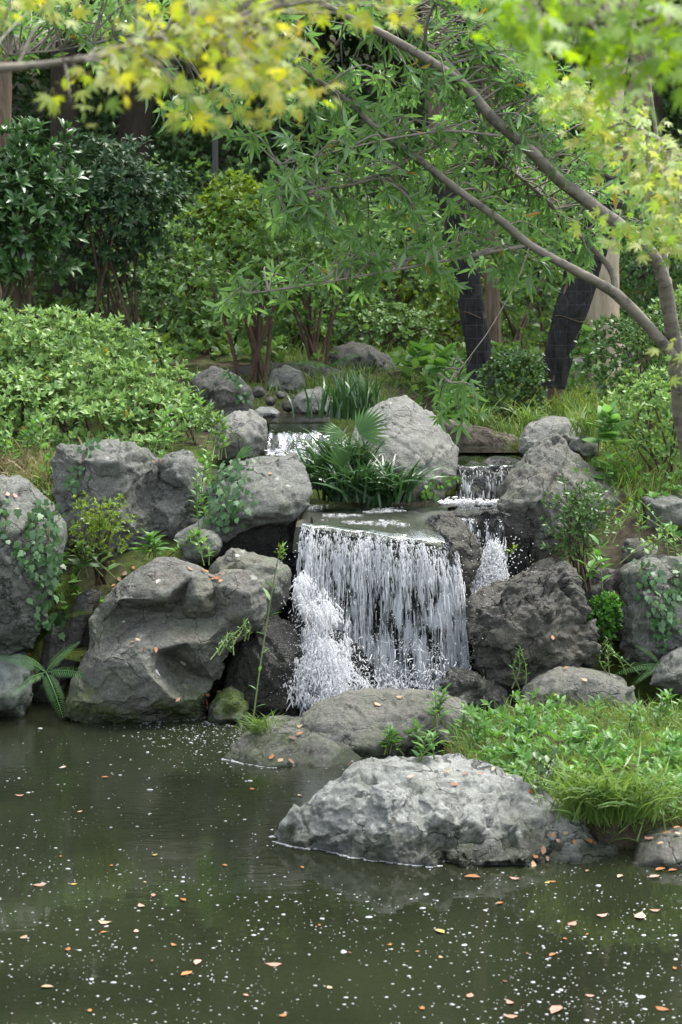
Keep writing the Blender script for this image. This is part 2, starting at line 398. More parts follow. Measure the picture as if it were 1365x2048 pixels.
def m_stream():
    m = NT('stream_water'); geo = m.n('NewGeometry'); v = geo.outputs['Position']
    h = m.noise(m.mapping(v, (4, 9, 5)), 2.0, 5, .62, 1.6)
    col = m.ramp(m.noise(v, 3, 4), [(.35, (.02, .019, .01)), (.65, (.05, .044, .022))])
    foam = m.step(m.noise(m.mapping(v, (6, 15, 9)), 1.6, 6, .7, 1.8), .6, .66)
    col = m.mix(m.math('MULTIPLY', foam, .6), col, (.6, .63, .65))  # white flecks: ripple foam, plus the pool's sparkle painted into the colour
    return m.done(m.princ(col, .06, .5, m.bump(h, .9, .2), IOR=1.33))
POND, STREAM = m_pond(), m_stream()
nx_ = 60; xs = np.linspace(-40, 40, nx_); ysv = np.concatenate([np.linspace(-20, 7, 10), np.linspace(7.2, 13.6, 40)])
XX, YY = np.meshgrid(xs, ysv)
tag(add_obj('pond_water', np.stack([XX.ravel(), YY.ravel(), 0*XX.ravel()], -1), grid_tris(nx_, len(ysv)), POND), kind='structure')

# ================================================================== ROCKS
def subdivide(V, T, L):
    """split every edge longer than its limit L (per vertex) until none is left"""
    for _ in range(7):
        E = np.sort(np.concatenate([T[:, [0, 1]], T[:, [1, 2]], T[:, [2, 0]]]), 1)
        U, inv = np.unique(E, axis=0, return_inverse=True); inv = inv.reshape(-1)
        ln = np.linalg.norm(V[U[:, 0]]-V[U[:, 1]], axis=1); mk = ln > np.minimum(L[U[:, 0]], L[U[:, 1]])*1.0
        if not mk.any(): break
        n = len(V); mid = np.full(len(U), -1); mid[mk] = n+np.arange(mk.sum())
        V = np.concatenate([V, (V[U[mk, 0]]+V[U[mk, 1]])/2]); L = np.concatenate([L, np.maximum(L[U[mk, 0]], L[U[mk, 1]])])
        k = len(T); m = np.stack([mid[inv[:k]], mid[inv[k:2*k]], mid[inv[2*k:]]], 1)
        c = (m >= 0).sum(1); out = [T[c == 0]]
        a = T[c == 3]; b = m[c == 3]
        if len(a): out += [np.stack([a[:, 0], b[:, 0], b[:, 2]], 1), np.stack([b[:, 0], a[:, 1], b[:, 1]], 1), np.stack([b[:, 2], b[:, 1], a[:, 2]], 1), b]
        for r in range(3):
            tr = np.roll(T, -r, 1); mr = np.roll(m, -r, 1)
            s = (c == 1) & (mr[:, 0] >= 0); a, b = tr[s], mr[s]
            out += [np.stack([a[:, 0], b[:, 0], a[:, 2]], 1), np.stack([b[:, 0], a[:, 1], a[:, 2]], 1)]
            s = (c == 2) & (mr[:, 2] < 0); a, b = tr[s], mr[s]
            out += [np.stack([b[:, 0], a[:, 1], b[:, 1]], 1), np.stack([a[:, 0], b[:, 0], b[:, 1]], 1), np.stack([a[:, 0], b[:, 1], a[:, 2]], 1)]
        T = np.concatenate(out)
    return V, T
def vnormals(V, T):
    fn = np.cross(V[T[:, 1]]-V[T[:, 0]], V[T[:, 2]]-V[T[:, 0]]); N = np.zeros_like(V)
    for k in range(3): np.add.at(N, T[:, k], fn)
    return norm(N)
def laplace(V, T, it, lam=.5):
    E = np.unique(np.sort(np.concatenate([T[:, [0, 1]], T[:, [1, 2]], T[:, [2, 0]]]), 1), axis=0)
    deg = np.bincount(E.ravel(), minlength=len(V)).astype(float)[:, None]
    for _ in range(it):
        A = np.zeros_like(V); np.add.at(A, E[:, 0], V[E[:, 1]]); np.add.at(A, E[:, 1], V[E[:, 0]])
        V = V + lam*(A/np.maximum(deg, 1)-V)
    return V
def inside(p, poly):
    x, y = p; c = False; j = len(poly)-1
    for i in range(len(poly)):
        xi, yi = poly[i][:2]; xj, yj = poly[j][:2]
        if (yi > y) != (yj > y) and x < (xj-xi)*(y-yi)/(yj-yi)+xi: c = not c
        j = i
    return c
ROCKV, ROCKT, _rn = [], [], [0]
ROCKS = {}
def rock(label, Y, out, mat, inn=None, thick=.7, lean=.3, bulge=.25, amp=1.0, edge=.022, seed=1, name='boulder', fr=1.0, soft=1, group=None, key=None, ncore=None, cat='rock'):
    rnd = random.Random(seed)
    ys = [p[1] for p in out]; y0, y1 = min(ys), max(ys); hgt = (y1-y0)/F*Y; wid = (max(p[0] for p in out)-min(p[0] for p in out))/F*Y
    fa = lambda py: lean*((py-y0)/(y1-y0))
    pts = [(p[0], p[1], p[2] if len(p) > 2 else fa(p[1])) for p in out]; nb = len(pts)
    cx_, cy_ = sum(p[0] for p in pts)/nb, sum(p[1] for p in pts)/nb
    if inn is None:
        inn = []
        for k, cnt in ((.68, nb), (.36, max(4, nb//2)), (.05, 1)):
            for j in range(cnt):
                q = pts[int((j+.5*(k < .5))*nb/cnt) % nb]; kk = k*(1+.22*(rnd.random()-.5))
                x, y = cx_+(q[0]-cx_)*kk, cy_+(q[1]-cy_)*kk
                if inside((x, y), pts): inn.append((x, y, fa(y)+bulge*math.sqrt(max(0, 1-kk*kk))*(1+.5*(rnd.random()-.5))))
    inn = [p if len(p) > 2 else (p[0], p[1], fa(p[1])) for p in inn]
    allp = pts+list(inn)
    co, _, fc, ov, _, _ = delaunay_2d_cdt([Vector((p[0], -p[1])) for p in allp], [(i, (i+1) % nb) for i in range(nb)], [], 1, 1e-4)
    V = []
    for k, c in enumerate(co):
        f = allp[ov[k][0]][2] if ov[k] else fa(-c.y)
        V.append(P(c.x, -c.y, Y-f))
    ib = [None]*nb
    for k, o in enumerate(ov):
        for i in o:
            if i < nb: ib[i] = k
    V = [np.array(v) for v in V]; T = [list(f) for f in fc if len(f) == 3]; nfront = len(V)
    cen = np.mean([V[i] for i in ib], axis=0)
    prev = ib
    for s_, dy in ((.86, .45), (.5, .9)):
        new = []
        for i in ib:
            q = cen + (V[i]-cen)*np.array([s_, 0, s_ if V[i][2] > cen[2] else .95]); q[1] = max(V[i][1], Y) + thick*dy; V.append(q); new.append(len(V)-1)
        for i in range(nb):
            j = (i+1) % nb
            T += [[prev[i], new[i], new[j]], [prev[i], new[j], prev[j]]]
        prev = new
    q = cen.copy(); q[1] = Y+thick; V.append(q)
    for i in range(nb): T.append([prev[i], len(V)-1, prev[(i+1) % nb]])
    V = np.array(V); T = np.array(T)
    bm = bmesh.new(); bv = [bm.verts.new(v) for v in V]
    for t in T:
        try: bm.faces.new([bv[i] for i in t])
        except ValueError: pass
    bmesh.ops.recalc_face_normals(bm, faces=bm.faces)
    bm.verts.index_update(); T = np.array([[v.index for v in f.verts] for f in bm.faces]); 
    if bm.calc_volume(signed=True) < 0: T = T[:, ::-1]
    bm.free()
    L = np.where(np.arange(len(V)) < nfront, edge*1.35, edge*5)
    V, T = subdivide(V, T, L)
    V = laplace(V, T, soft)
    N = vnormals(V, T); size = math.sqrt(max(.02, hgt*wid)); o = np.array([seed*3.1, seed*1.7, seed*.9])
    p = V+o; warp = np.stack([fbm(p*2.2*fr, 2, 50+seed), fbm(p*2.2*fr, 2, 60+seed), fbm(p*2.2*fr, 2, 70+seed)], -1)*.12
    q = p+warp
    d = .02*size*fbm(p*(1.6/size**.5), 2, seed) + .05*amp*facet(q*2.6*fr, seed) + .03*amp*facet(q*6.5*fr, seed+20) + .018*amp*facet(q*14*fr+warp*1.2, seed+30) - .008*amp*np.abs(fbm(p*9*fr, 4, seed+3, .6))
    st = fbm(np.stack([q[:, 0]*2+q[:, 2]*2, q[:, 1]*3, q[:, 2]*16-q[:, 0]*7], -1)*fr, 3, seed+9)
    d = d + .02*amp*np.round(st*4)/4 + .011*amp*facet(q*20*fr, seed+40)
    V = V + N*d[:, None]
    base = np.array([cen[0], V[:, 1].mean(), V[:, 2].min()])
    ob = add_obj(name, V, T, mat, loc=base); tag(ob, label, cat, group)
    ROCKV.append(V); ROCKT.append(T+_rn[0]); _rn[0] += len(V)
    return ob
M = {}
M['grey'] = rock_mat('grey_rock', (.058, .062, .056), (.105, .112, .101), (.175, .185, .166), .45, brown=.1, spots=.3, green=.25)
M['hero'] = rock_mat('brown_grey_rock', (.055, .056, .047), (.103, .105, .09), (.17, .172, .148), .5, moss=1, moss_z=.26, brown=.55, spots=.9, green=.35, wet=.1)
M['pale'] = rock_mat('pale_rock', (.17, .18, .168), (.38, .40, .37), (.58, .59, .55), .8, (.68, .7, .64), moss=.7, moss_z=.17, spots=.5, green=.25, bump=.8)
M['pale_green'] = rock_mat('pale_green_rock', (.1, .12, .11), (.19, .225, .205), (.28, .31, .28), .5, moss=.3, spots=.1)
M['rough'] = rock_mat('rough_dark_rock', (.03, .03, .028), (.085, .08, .066), (.19, .18, .145), .35, (.3, .3, .24), brown=.5, spots=.2, bump=.9, green=.15, wet=.25)
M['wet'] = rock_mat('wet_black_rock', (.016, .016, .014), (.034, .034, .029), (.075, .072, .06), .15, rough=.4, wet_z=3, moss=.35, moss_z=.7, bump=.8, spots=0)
M['mid'] = rock_mat('flat_olive_rock', (.065, .066, .054), (.115, .114, .095), (.175, .172, .143), .35, moss=1, moss_z=.14, brown=.3, spots=.35, green=.4)
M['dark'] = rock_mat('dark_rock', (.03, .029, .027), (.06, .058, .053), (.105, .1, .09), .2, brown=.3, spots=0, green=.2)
M['round'] = rock_mat('round_grey_rock', (.11, .112, .1), (.175, .177, .158), (.25, .247, .22), .3, spots=.5, green=.15, bump=.4)
M['earth'] = rock_mat('brown_earth_rock', (.06, .04, .027), (.11, .08, .055), (.17, .13, .09), .1, spots=0, green=.3)

# left bank
rock('big faceted grey-brown boulder with white lichen spots, its foot in the pond', 12.75,
     [(118, 1440, .3), (122, 1400, .28), (150, 1345, .2), (176, 1292, .12), (180, 1240, .1), (200, 1205, .06), (230, 1170, .02), (275, 1137, 0), (310, 1117, 0), (345, 1118, 0),
      (390, 1136, 0), (428, 1162, .02), (470, 1143, .03), (505, 1145, .03), (530, 1172, .05), (533, 1215, .06), (528, 1255, .05), (492, 1268, .08), (470, 1290, .1), (445, 1325, .1),
      (432, 1365, .1), (420, 1410, .12), (412, 1452, .2), (300, 1458, .32), (160, 1455, .36)], M['hero'],
     inn=[(345, 1130, .08), (300, 1150, .17), (385, 1155, .16), (240, 1198, .26), (320, 1198, .31), (400, 1200, .27), (425, 1172, .1), (250, 1242, .08), (290, 1230, .09), (345, 1226, .08), (400, 1240, .13),
          (455, 1175, .2), (500, 1190, .22), (505, 1235, .2), (455, 1240, .2), (432, 1230, .12), (205, 1240, .17), (222, 1318, .46), (196, 1300, .3), (165, 1400, .45), (205, 1405, .46), (280, 1425, .44), (345, 1396, .5), (300, 1350, .52), (265, 1290, .44), (310, 1262, .26),
          (310, 1300, .4), (335, 1318, .2), (370, 1345, .16), (395, 1400, .34), (375, 1285, .37), (415, 1285, .33), (400, 1320, .34), (430, 1320, .2), (360, 1250, .2)],
     thick=.7, seed=3, amp=.42, edge=.016, soft=1)
rock('brown ridged rock leaning behind the big faceted boulder beside the falls', 13.05,
     [(405, 1165), (420, 1130), (468, 1096), (500, 1108), (525, 1122), (562, 1126), (582, 1142), (580, 1195), (560, 1225), (530, 1260), (470, 1240), (420, 1200)], M['hero'], thick=.5, lean=.1, bulge=.16, seed=5, amp=.7)
rock('wet blackish rock at the left foot of the waterfall', 12.85,
     [(470, 1270), (500, 1255), (548, 1238), (585, 1252), (606, 1285), (616, 1330), (612, 1395), (600, 1450), (540, 1455), (480, 1450), (440, 1440), (455, 1370)], M['wet'], thick=.5, lean=.2, bulge=.2, seed=6, amp=.8)
rock('small moss-topped rock at the pond edge below the wet black rock', 12.55,
     [(412, 1452), (420, 1410), (440, 1385), (462, 1372), (485, 1385), (496, 1415), (498, 1455)], rock_mat('mossy_rock', (.03, .03, .025), (.06, .06, .045), (.1, .1, .08), .1, moss=1.6, moss_z=1.2, spots=0), thick=.3, lean=.12, bulge=.12, seed=8, amp=.5)
rock('broad dark grey boulder below the azalea hedge, creased down the middle', 14.15,
     [(100, 918), (125, 893), (175, 884), (225, 882), (265, 888), (295, 908), (318, 925), (345, 908), (368, 899), (385, 920), (402, 950), (412, 1022), (405, 1065), (365, 1095), (300, 1125), (245, 1170), (190, 1180), (130, 1110), (106, 1000)], M['grey'],
     inn=[(140, 925, .22), (200, 920, .3), (260, 930, .28), (300, 965, .14), (318, 960, .06), (290, 1010, .2), (350, 945, .22), (385, 990, .2), (345, 1040, .28), (250, 1040, .38), (180, 1010, .36), (150, 1080, .36), (230, 1110, .36), (300, 1080, .25), (380, 1050, .2)],
     thick=1.0, lean=.3, seed=11, amp=.9)
rock('flat-topped dark grey boulder overhanging the left edge of the waterfall', 13.75,
     [(432, 945, -.1), (480, 917, -.2), (540, 915, -.25), (590, 912, -.25), (609, 945, -.1), (624, 984, .1), (616, 1012, .2), (596, 1036, .25), (575, 1050, .25), (505, 1052, .28), (455, 1085, .25), (360, 1098, .25), (350, 1075, .2), (400, 1045, .15), (420, 1000, .05)], M['grey'],
     inn=[(500, 945, .05), (560, 945, .05), (585, 985, .25), (520, 990, .28), (460, 990, .22), (440, 1030, .3), (500, 1030, .38), (560, 1025, .38), (420, 1070, .34)], thick=.8, seed=13, amp=.6)
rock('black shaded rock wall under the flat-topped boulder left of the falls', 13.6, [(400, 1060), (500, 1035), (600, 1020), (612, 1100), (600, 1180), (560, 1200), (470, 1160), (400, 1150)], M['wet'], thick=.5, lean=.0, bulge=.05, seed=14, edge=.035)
rock('small grey rock wedged below the flat-topped boulder', 13.3, [(352, 1090), (375, 1065), (410, 1055), (440, 1066), (450, 1095), (420, 1125), (370, 1125)], M['grey'], thick=.3, lean=.1, bulge=.12, seed=15, amp=.5)
rock('tall grey boulder at the left edge, draped with ivy', 12.9,
     [(-170, 1000), (-110, 960), (-50, 948), (0, 953), (35, 955), (72, 985), (102, 1012), (122, 1050), (120, 1120), (104, 1180), (88, 1260), (66, 1300), (20, 1316), (-60, 1318), (-150, 1310), (-180, 1150)], M['grey'], thick=.9, lean=.15, bulge=.35, seed=17, amp=.75)
rock('pale greenish rock at the water line at the left edge', 12.7, [(-140, 1440), (-130, 1340), (-60, 1306), (0, 1306), (42, 1308), (66, 1342), (62, 1400), (46, 1440)], M['pale_green'], thick=.6, lean=.1, bulge=.22, seed=18, amp=.6)
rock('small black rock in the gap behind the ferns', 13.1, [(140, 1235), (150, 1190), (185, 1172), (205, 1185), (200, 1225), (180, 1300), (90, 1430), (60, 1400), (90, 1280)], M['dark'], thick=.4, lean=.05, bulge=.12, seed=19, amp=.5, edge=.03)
# upper stream, left and middle
rock('tilted pale grey rock left of the upper left cascade', 15.3, [(428, 850), (438, 838), (470, 819), (505, 822), (532, 843), (538, 872), (527, 905), (510, 930), (466, 930), (425, 910)], M['round'], thick=.6, lean=.15, bulge=.2, seed=21, amp=.6)
rock('dark slate rock at the end of the azalea hedge', 16.6, [(365, 850), (388, 758), (420, 731), (466, 742), (500, 772), (508, 818), (490, 860), (430, 870)], M['dark'], thick=.7, lean=.1, bulge=.2, seed=22, amp=.7)
rock('low grey rock below the multi-stemmed shrub', 18.2, [(528, 780), (545, 742), (575, 730), (602, 742), (612, 770), (604, 794), (560, 798)], M['grey'], thick=.5, lean=.1, bulge=.14, seed=23, amp=.5)
rock('rounded grey rock at the far bank of the upper stream', 17.2, [(583, 815), (592, 793), (612, 780), (642, 777), (662, 800), (664, 832), (600, 835)], M['round'], thick=.5, lean=.1, bulge=.14, seed=24, amp=.5)
rock('flat whitish stone lying at the stream edge', 16.7, [(508, 826), (520, 814), (545, 815), (560, 826), (555, 836), (515, 836)], M['pale'], thick=.3, lean=.05, bulge=.06, seed=25, amp=.3)
rock('long low rock slab under the multi-stemmed shrubs', 19.0, [(440, 770), (470, 735), (560, 728), (660, 730), (700, 745), (690, 775), (560, 790)], M['dark'], thick=.5, lean=.1, bulge=.1, seed=26, amp=.5, edge=.04)
for k, (x, y, r, c) in enumerate(((541, 803, 11, 'small dark stone nearest the whitish flat stone'), (562, 790, 10, 'small dark stone between the low grey and the rounded rocks'), (518, 785, 13, 'fist-sized brown stone beside the dark slate rock'), (577, 812, 14, 'small brown stone against the rounded grey rock'))):
    rock(c, 17.3, [(x+r*math.cos(a)*1.1, y-r*math.sin(a)) for a in np.linspace(0, 2*np.pi, 8, endpoint=False)], M['dark'], thick=.12, lean=.03, bulge=.06, seed=30+k, amp=.2, name='stone', edge=.02)
rock('big rounded pale grey boulder standing midstream between the two upper cascades', 14.75,
     [(690, 960, .3), (696, 905, .15), (708, 850, 0), (735, 816, -.1), (775, 795, -.15), (812, 789, -.2), (848, 812, -.15), (885, 853, -.05), (918, 898, .0), (917, 938, .1), (905, 975, .2), (874, 1010, .3), (800, 1012, .4), (720, 1012, .4)], M['round'],
     inn=[(790, 830, .12), (840, 845, .05), (760, 870, .3), (830, 880, .3), (880, 905, .22), (800, 930, .48), (730, 930, .4), (870, 955, .36), (820, 975, .48)], thick=.8, seed=33, amp=.45, soft=2)
rock('blackish brown mound on the mossy ground behind the midstream boulder', 19.5, [(650, 755), (655, 710), (672, 691), (705, 685), (742, 690), (782, 710), (808, 736), (816, 770), (740, 778)], M['dark'], thick=.9, lean=.2, bulge=.25, seed=34, amp=.6)
rock('light grey angular rock above the blackish mound', 21.5, [(676, 688), (678, 655), (710, 655), (746, 678), (752, 694), (710, 700)], M['pale'], thick=.5, lean=.1, bulge=.12, seed=35, amp=.5, edge=.03)
rock('distant grey boulder half hidden by shrubs up the slope', 25.0, [(730, 670), (738, 610), (760, 598), (805, 594), (862, 604), (888, 636), (890, 670), (800, 680)], M['grey'], thick=1., lean=.2, bulge=.3, seed=36, amp=.8, edge=.04)
rock('brown earthy bank at the head of the upper right pool', 15.9, [(878, 842), (900, 838), (940, 848), (985, 858), (1042, 880), (1055, 930), (980, 935), (890, 925)], M['earth'], thick=.6, lean=.1, bulge=.1, seed=37, amp=.5)
rock('flat squared grey rock right of the upper right pool', 15.2, [(1040, 905), (1044, 880), (1060, 851), (1092, 840), (1150, 838), (1182, 860), (1176, 885), (1110, 895), (1085, 915)], M['round'], thick=.7, lean=.15, bulge=.12, seed=38, amp=.6)
rock('large sloping grey-green boulder right of the upper right cascade', 14.1,
     [(995, 1012, .25), (1012, 985, .2), (1034, 950, .1), (1054, 912, 0), (1080, 882, -.1), (1114, 869, -.15), (1140, 890, -.15), (1174, 926, -.2), (1215, 947, -.2), (1255, 992, -.1), (1260, 1060, 0), (1200, 1120, .1), (1120, 1150, .2), (1050, 1140, .2), (1040, 1060, .25), (1005, 1030, .28)], M['hero'],
     inn=[(1080, 920, .12), (1060, 960, .25), (1115, 905, .08), (1130, 950, .2), (1090, 1000, .36), (1040, 1005, .35), (1110, 1060, .36), (1150, 1010, .26), (1200, 1000, .15), (1190, 1060, .22), (1070, 1090, .33)], thick=.9, seed=39, amp=.9)
rock('small rough grey stone at the top of the sloping boulder', 14.7, [(1136, 900), (1146, 880), (1168, 874), (1196, 890), (1200, 912), (1168, 922)], M['grey'], thick=.3, lean=.05, bulge=.1, seed=40, amp=.6)
rock('grey block in the grass at the right edge', 13.9, [(1290, 1075), (1292, 1000), (1330, 993), (1385, 994), (1450, 1000), (1460, 1090), (1380, 1105)], M['grey'], thick=.6, lean=.1, bulge=.15, seed=41, amp=.6)
rock('small reddish grey rock between the sloping boulder and the ivy rock', 13.6, [(1245, 1120), (1250, 1080), (1285, 1070), (1310, 1090), (1310, 1140), (1270, 1150)], M['hero'], thick=.4, lean=.05, bulge=.1, seed=42, amp=.6)
rock('massive rough dark brown boulder at the right of the waterfall', 12.75,
     [(930, 1240), (948, 1208), (993, 1192), (1024, 1163), (1054, 1137), (1113, 1129), (1152, 1139), (1156, 1174), (1166, 1214), (1188, 1260), (1184, 1310), (1150, 1345), (1064, 1385), (1000, 1385), (962, 1335), (942, 1289)], M['rough'],
     inn=[(985, 1225, .2), (1050, 1180, .12), (1110, 1165, .12), (1135, 1210, .2), (1080, 1220, .3), (1010, 1270, .36), (1090, 1280, .42), (1150, 1270, .26), (1040, 1330, .36), (1120, 1320, .36), (975, 1290, .24)], thick=.8, seed=44, amp=1.25, edge=.016, soft=2)
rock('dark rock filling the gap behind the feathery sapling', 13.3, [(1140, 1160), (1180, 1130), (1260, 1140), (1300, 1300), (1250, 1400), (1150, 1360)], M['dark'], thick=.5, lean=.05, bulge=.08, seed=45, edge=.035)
rock('square grey rock at the right edge, hung with ivy strands', 13.0, [(1236, 1300), (1242, 1225), (1254, 1145), (1296, 1122), (1365, 1116), (1450, 1125), (1470, 1320), (1365, 1330), (1280, 1335)], M['grey'], thick=.7, lean=.15, bulge=.2, seed=46, amp=1.0, edge=.018)
rock('low rounded rock at the right edge under the ivy rock', 12.5, [(1300, 1370), (1314, 1338), (1342, 1303), (1390, 1292), (1450, 1310), (1460, 1390), (1370, 1395)], M['grey'], thick=.4, lean=.1, bulge=.14, seed=47, amp=.6)
rock('low sloping slab of grey rock behind the grassy spit', 12.3, [(1035, 1425), (1048, 1384), (1080, 1354), (1110, 1338), (1165, 1336), (1215, 1349), (1270, 1374), (1285, 1420), (1180, 1440)], M['mid'], thick=.6, lean=.2, bulge=.12, seed=48, amp=.5)
rock('small dark layered rock at the right foot of the waterfall', 12.35, [(878, 1395), (888, 1366), (904, 1344), (955, 1350), (1014, 1388), (1034, 1425), (980, 1440), (910, 1425)], M['wet'], thick=.35, lean=.1, bulge=.12, seed=49, amp=1.0)
rock('long low olive-grey rock in front of the waterfall', 11.95,
     [(580, 1500), (596, 1445), (642, 1406), (690, 1388), (760, 1384), (832, 1382), (892, 1388), (934, 1404), (960, 1440), (930, 1500), (800, 1560), (640, 1570), (585, 1540)], M['mid'],
     inn=[(640, 1450, .3), (720, 1430, .25), (820, 1425, .25), (890, 1430, .22), (720, 1490, .45), (820, 1490, .4), (640, 1520, .5), (880, 1480, .35)], thick=.6, lean=.4, seed=50, amp=.55, edge=.018)
rock('low toe of olive rock with moss at the water line', 11.55,
     [(434, 1556, .2), (438, 1532, .15), (470, 1480, 0), (520, 1452, -.15), (592, 1442, -.2), (655, 1452, -.15), (720, 1500, .0), (715, 1575, .3), (560, 1582, .35), (490, 1574, .3)], M['mid'],
     inn=[(500, 1510, .2), (560, 1490, .12), (600, 1520, .26), (660, 1500, .16), (660, 1545, .32), (540, 1535, .33), (470, 1540, .24)], thick=.55, seed=51, amp=.6, edge=.018)
rock('large pale whitish-grey craggy rock in the foreground at the pond edge', 9.75,
     [(535, 1745, .1), (545, 1690, .06), (565, 1650, .03), (605, 1602, 0), (662, 1568, -.05), (695, 1545, -.1), (745, 1538, -.12), (832, 1534, -.15), (905, 1538, -.15), (965, 1544, -.15), (1045, 1560, -.12), (1090, 1590, -.08), (1128, 1616, 0), (1168, 1652, .1), (1195, 1688, .18), (1225, 1705, .25), (1225, 1790, .4), (1110, 1800, .45), (960, 1802, .45), (830, 1800, .44), (755, 1792, .38), (670, 1775, .3), (590, 1755, .17)], M['pale'],
     inn=[(700, 1565, .02), (748, 1600, .16), (665, 1600, .1), (695, 1650, .2), (625, 1655, .14), (605, 1700, .17), (690, 1705, .3), (780, 1650, .34), (835, 1572, .06), (905, 1610, .24), (985, 1582, .06), (850, 1655, .36), (790, 1715, .42), (940, 1655, .31), (1010, 1645, .24), (1070, 1620, .1), (880, 1692, .35), (960, 1690, .33), (1040, 1688, .29), (1110, 1680, .24), (860, 1722, .46), (950, 1720, .5), (1050, 1716, .48), (1150, 1715, .42), (900, 1760, .46), (1080, 1755, .46), (770, 1600, .26), (880, 1635, .4)],
     thick=.7, seed=53, amp=.95, edge=.014, soft=1)
rock('flat shore rock at the right edge of the pond below the sedge', 9.45, [(1268, 1735), (1282, 1690), (1320, 1672), (1380, 1665), (1460, 1670), (1470, 1755), (1330, 1752)], M['mid'], thick=.5, lean=.15, bulge=.08, seed=54, amp=.5)
# behind, right
rock('grey rock in the bed of big leaves behind the netted trunk', 19.5, [(1125, 765), (1135, 727), (1170, 715), (1205, 690), (1240, 676), (1270, 700), (1270, 770)], M['grey'], thick=.6, lean=.15, bulge=.15, seed=55, amp=.7, edge=.03)
rock('pale squared rock by the pale trunk at the right', 24, [(1270, 690), (1280, 655), (1330, 645), (1380, 655), (1380, 700)], M['round'], thick=.6, lean=.1, bulge=.15, seed=56, amp=.6, edge=.04)
rock('grey boulder between the two netted trunks far back', 23.5, [(1010, 690), (1020, 640), (1060, 615), (1100, 640), (1110, 690)], M['grey'], thick=.6, lean=.1, bulge=.2, seed=57, amp=.6, edge=.04)

# ---- rock under the falls
rock('dark wet rock face behind the main waterfall curtain', 13.42, [(585, 1060), (620, 1040), (760, 1045), (910, 1060), (965, 1100), (950, 1250), (950, 1440), (590, 1440)], M['wet'], thick=.5, lean=.12, bulge=.05, seed=60, amp=1.3, edge=.02)
rock('sloping wet black shelf under the left half of the waterfall', 13.05, [(580, 1230), (600, 1200), (650, 1235), (700, 1275), (745, 1330), (770, 1420), (760, 1445), (590, 1445)], M['wet'], thick=.5, lean=.35, bulge=.08, seed=61, amp=.9, edge=.02)
rock('dark wet rock dividing the main waterfall from the narrow side fall', 13.2,
     [(850, 1040, -.2), (900, 1024, -.3), (940, 1045, -.1), (968, 1085, .0), (965, 1130, .05), (945, 1180, .1), (925, 1240, .1), (905, 1260, .05), (885, 1180, .1), (875, 1100, .1)], M['rough'], inn=[(925, 1090, .2), (908, 1150, .22), (938, 1130, .16), (896, 1072, .2), (900, 1110, .26), (930, 1058, .08)], thick=.5, seed=62, amp=.9, edge=.018)
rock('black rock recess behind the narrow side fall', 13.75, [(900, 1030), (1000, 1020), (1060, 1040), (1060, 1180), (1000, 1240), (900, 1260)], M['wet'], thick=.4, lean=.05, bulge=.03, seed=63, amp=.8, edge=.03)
rock('wet ledge under the upper right cascade', 14.75, [(905, 1020), (915, 935), (960, 922), (1050, 925), (1060, 1020)], M['wet'], thick=.4, lean=.2, bulge=.03, seed=64, amp=.6, edge=.025)
rock('wet ledge under the upper left cascade', 15.5, [(520, 1000), (525, 890), (560, 868), (670, 868), (690, 1000)], M['wet'], thick=.4, lean=.6, bulge=.03, seed=65, amp=.6, edge=.03)
BV = np.concatenate(ROCKV + [gV]); BT = np.concatenate(ROCKT + [gT+_rn[0]])
BVH = BVHTree.FromPolygons(BV.tolist(), BT.tolist())
def hit(px, py):
    d = ray(px, py).normalized(); l, n, i, dist = BVH.ray_cast(Vector((0, 0, H)), d)
    if l is None: return P(px, py, 30), Vector((0, 0, 1))
    if n.dot(d) > 0: n = -n
    return l, n
def drop(x, y, z=9):
    l, n, i, dd = BVH.ray_cast(Vector((x, y, z)), Vector((0, 0, -1)))
    return (l, n) if l is not None else (Vector((x, y, float(ground_z(x, y)))), Vector((0, 0, 1)))
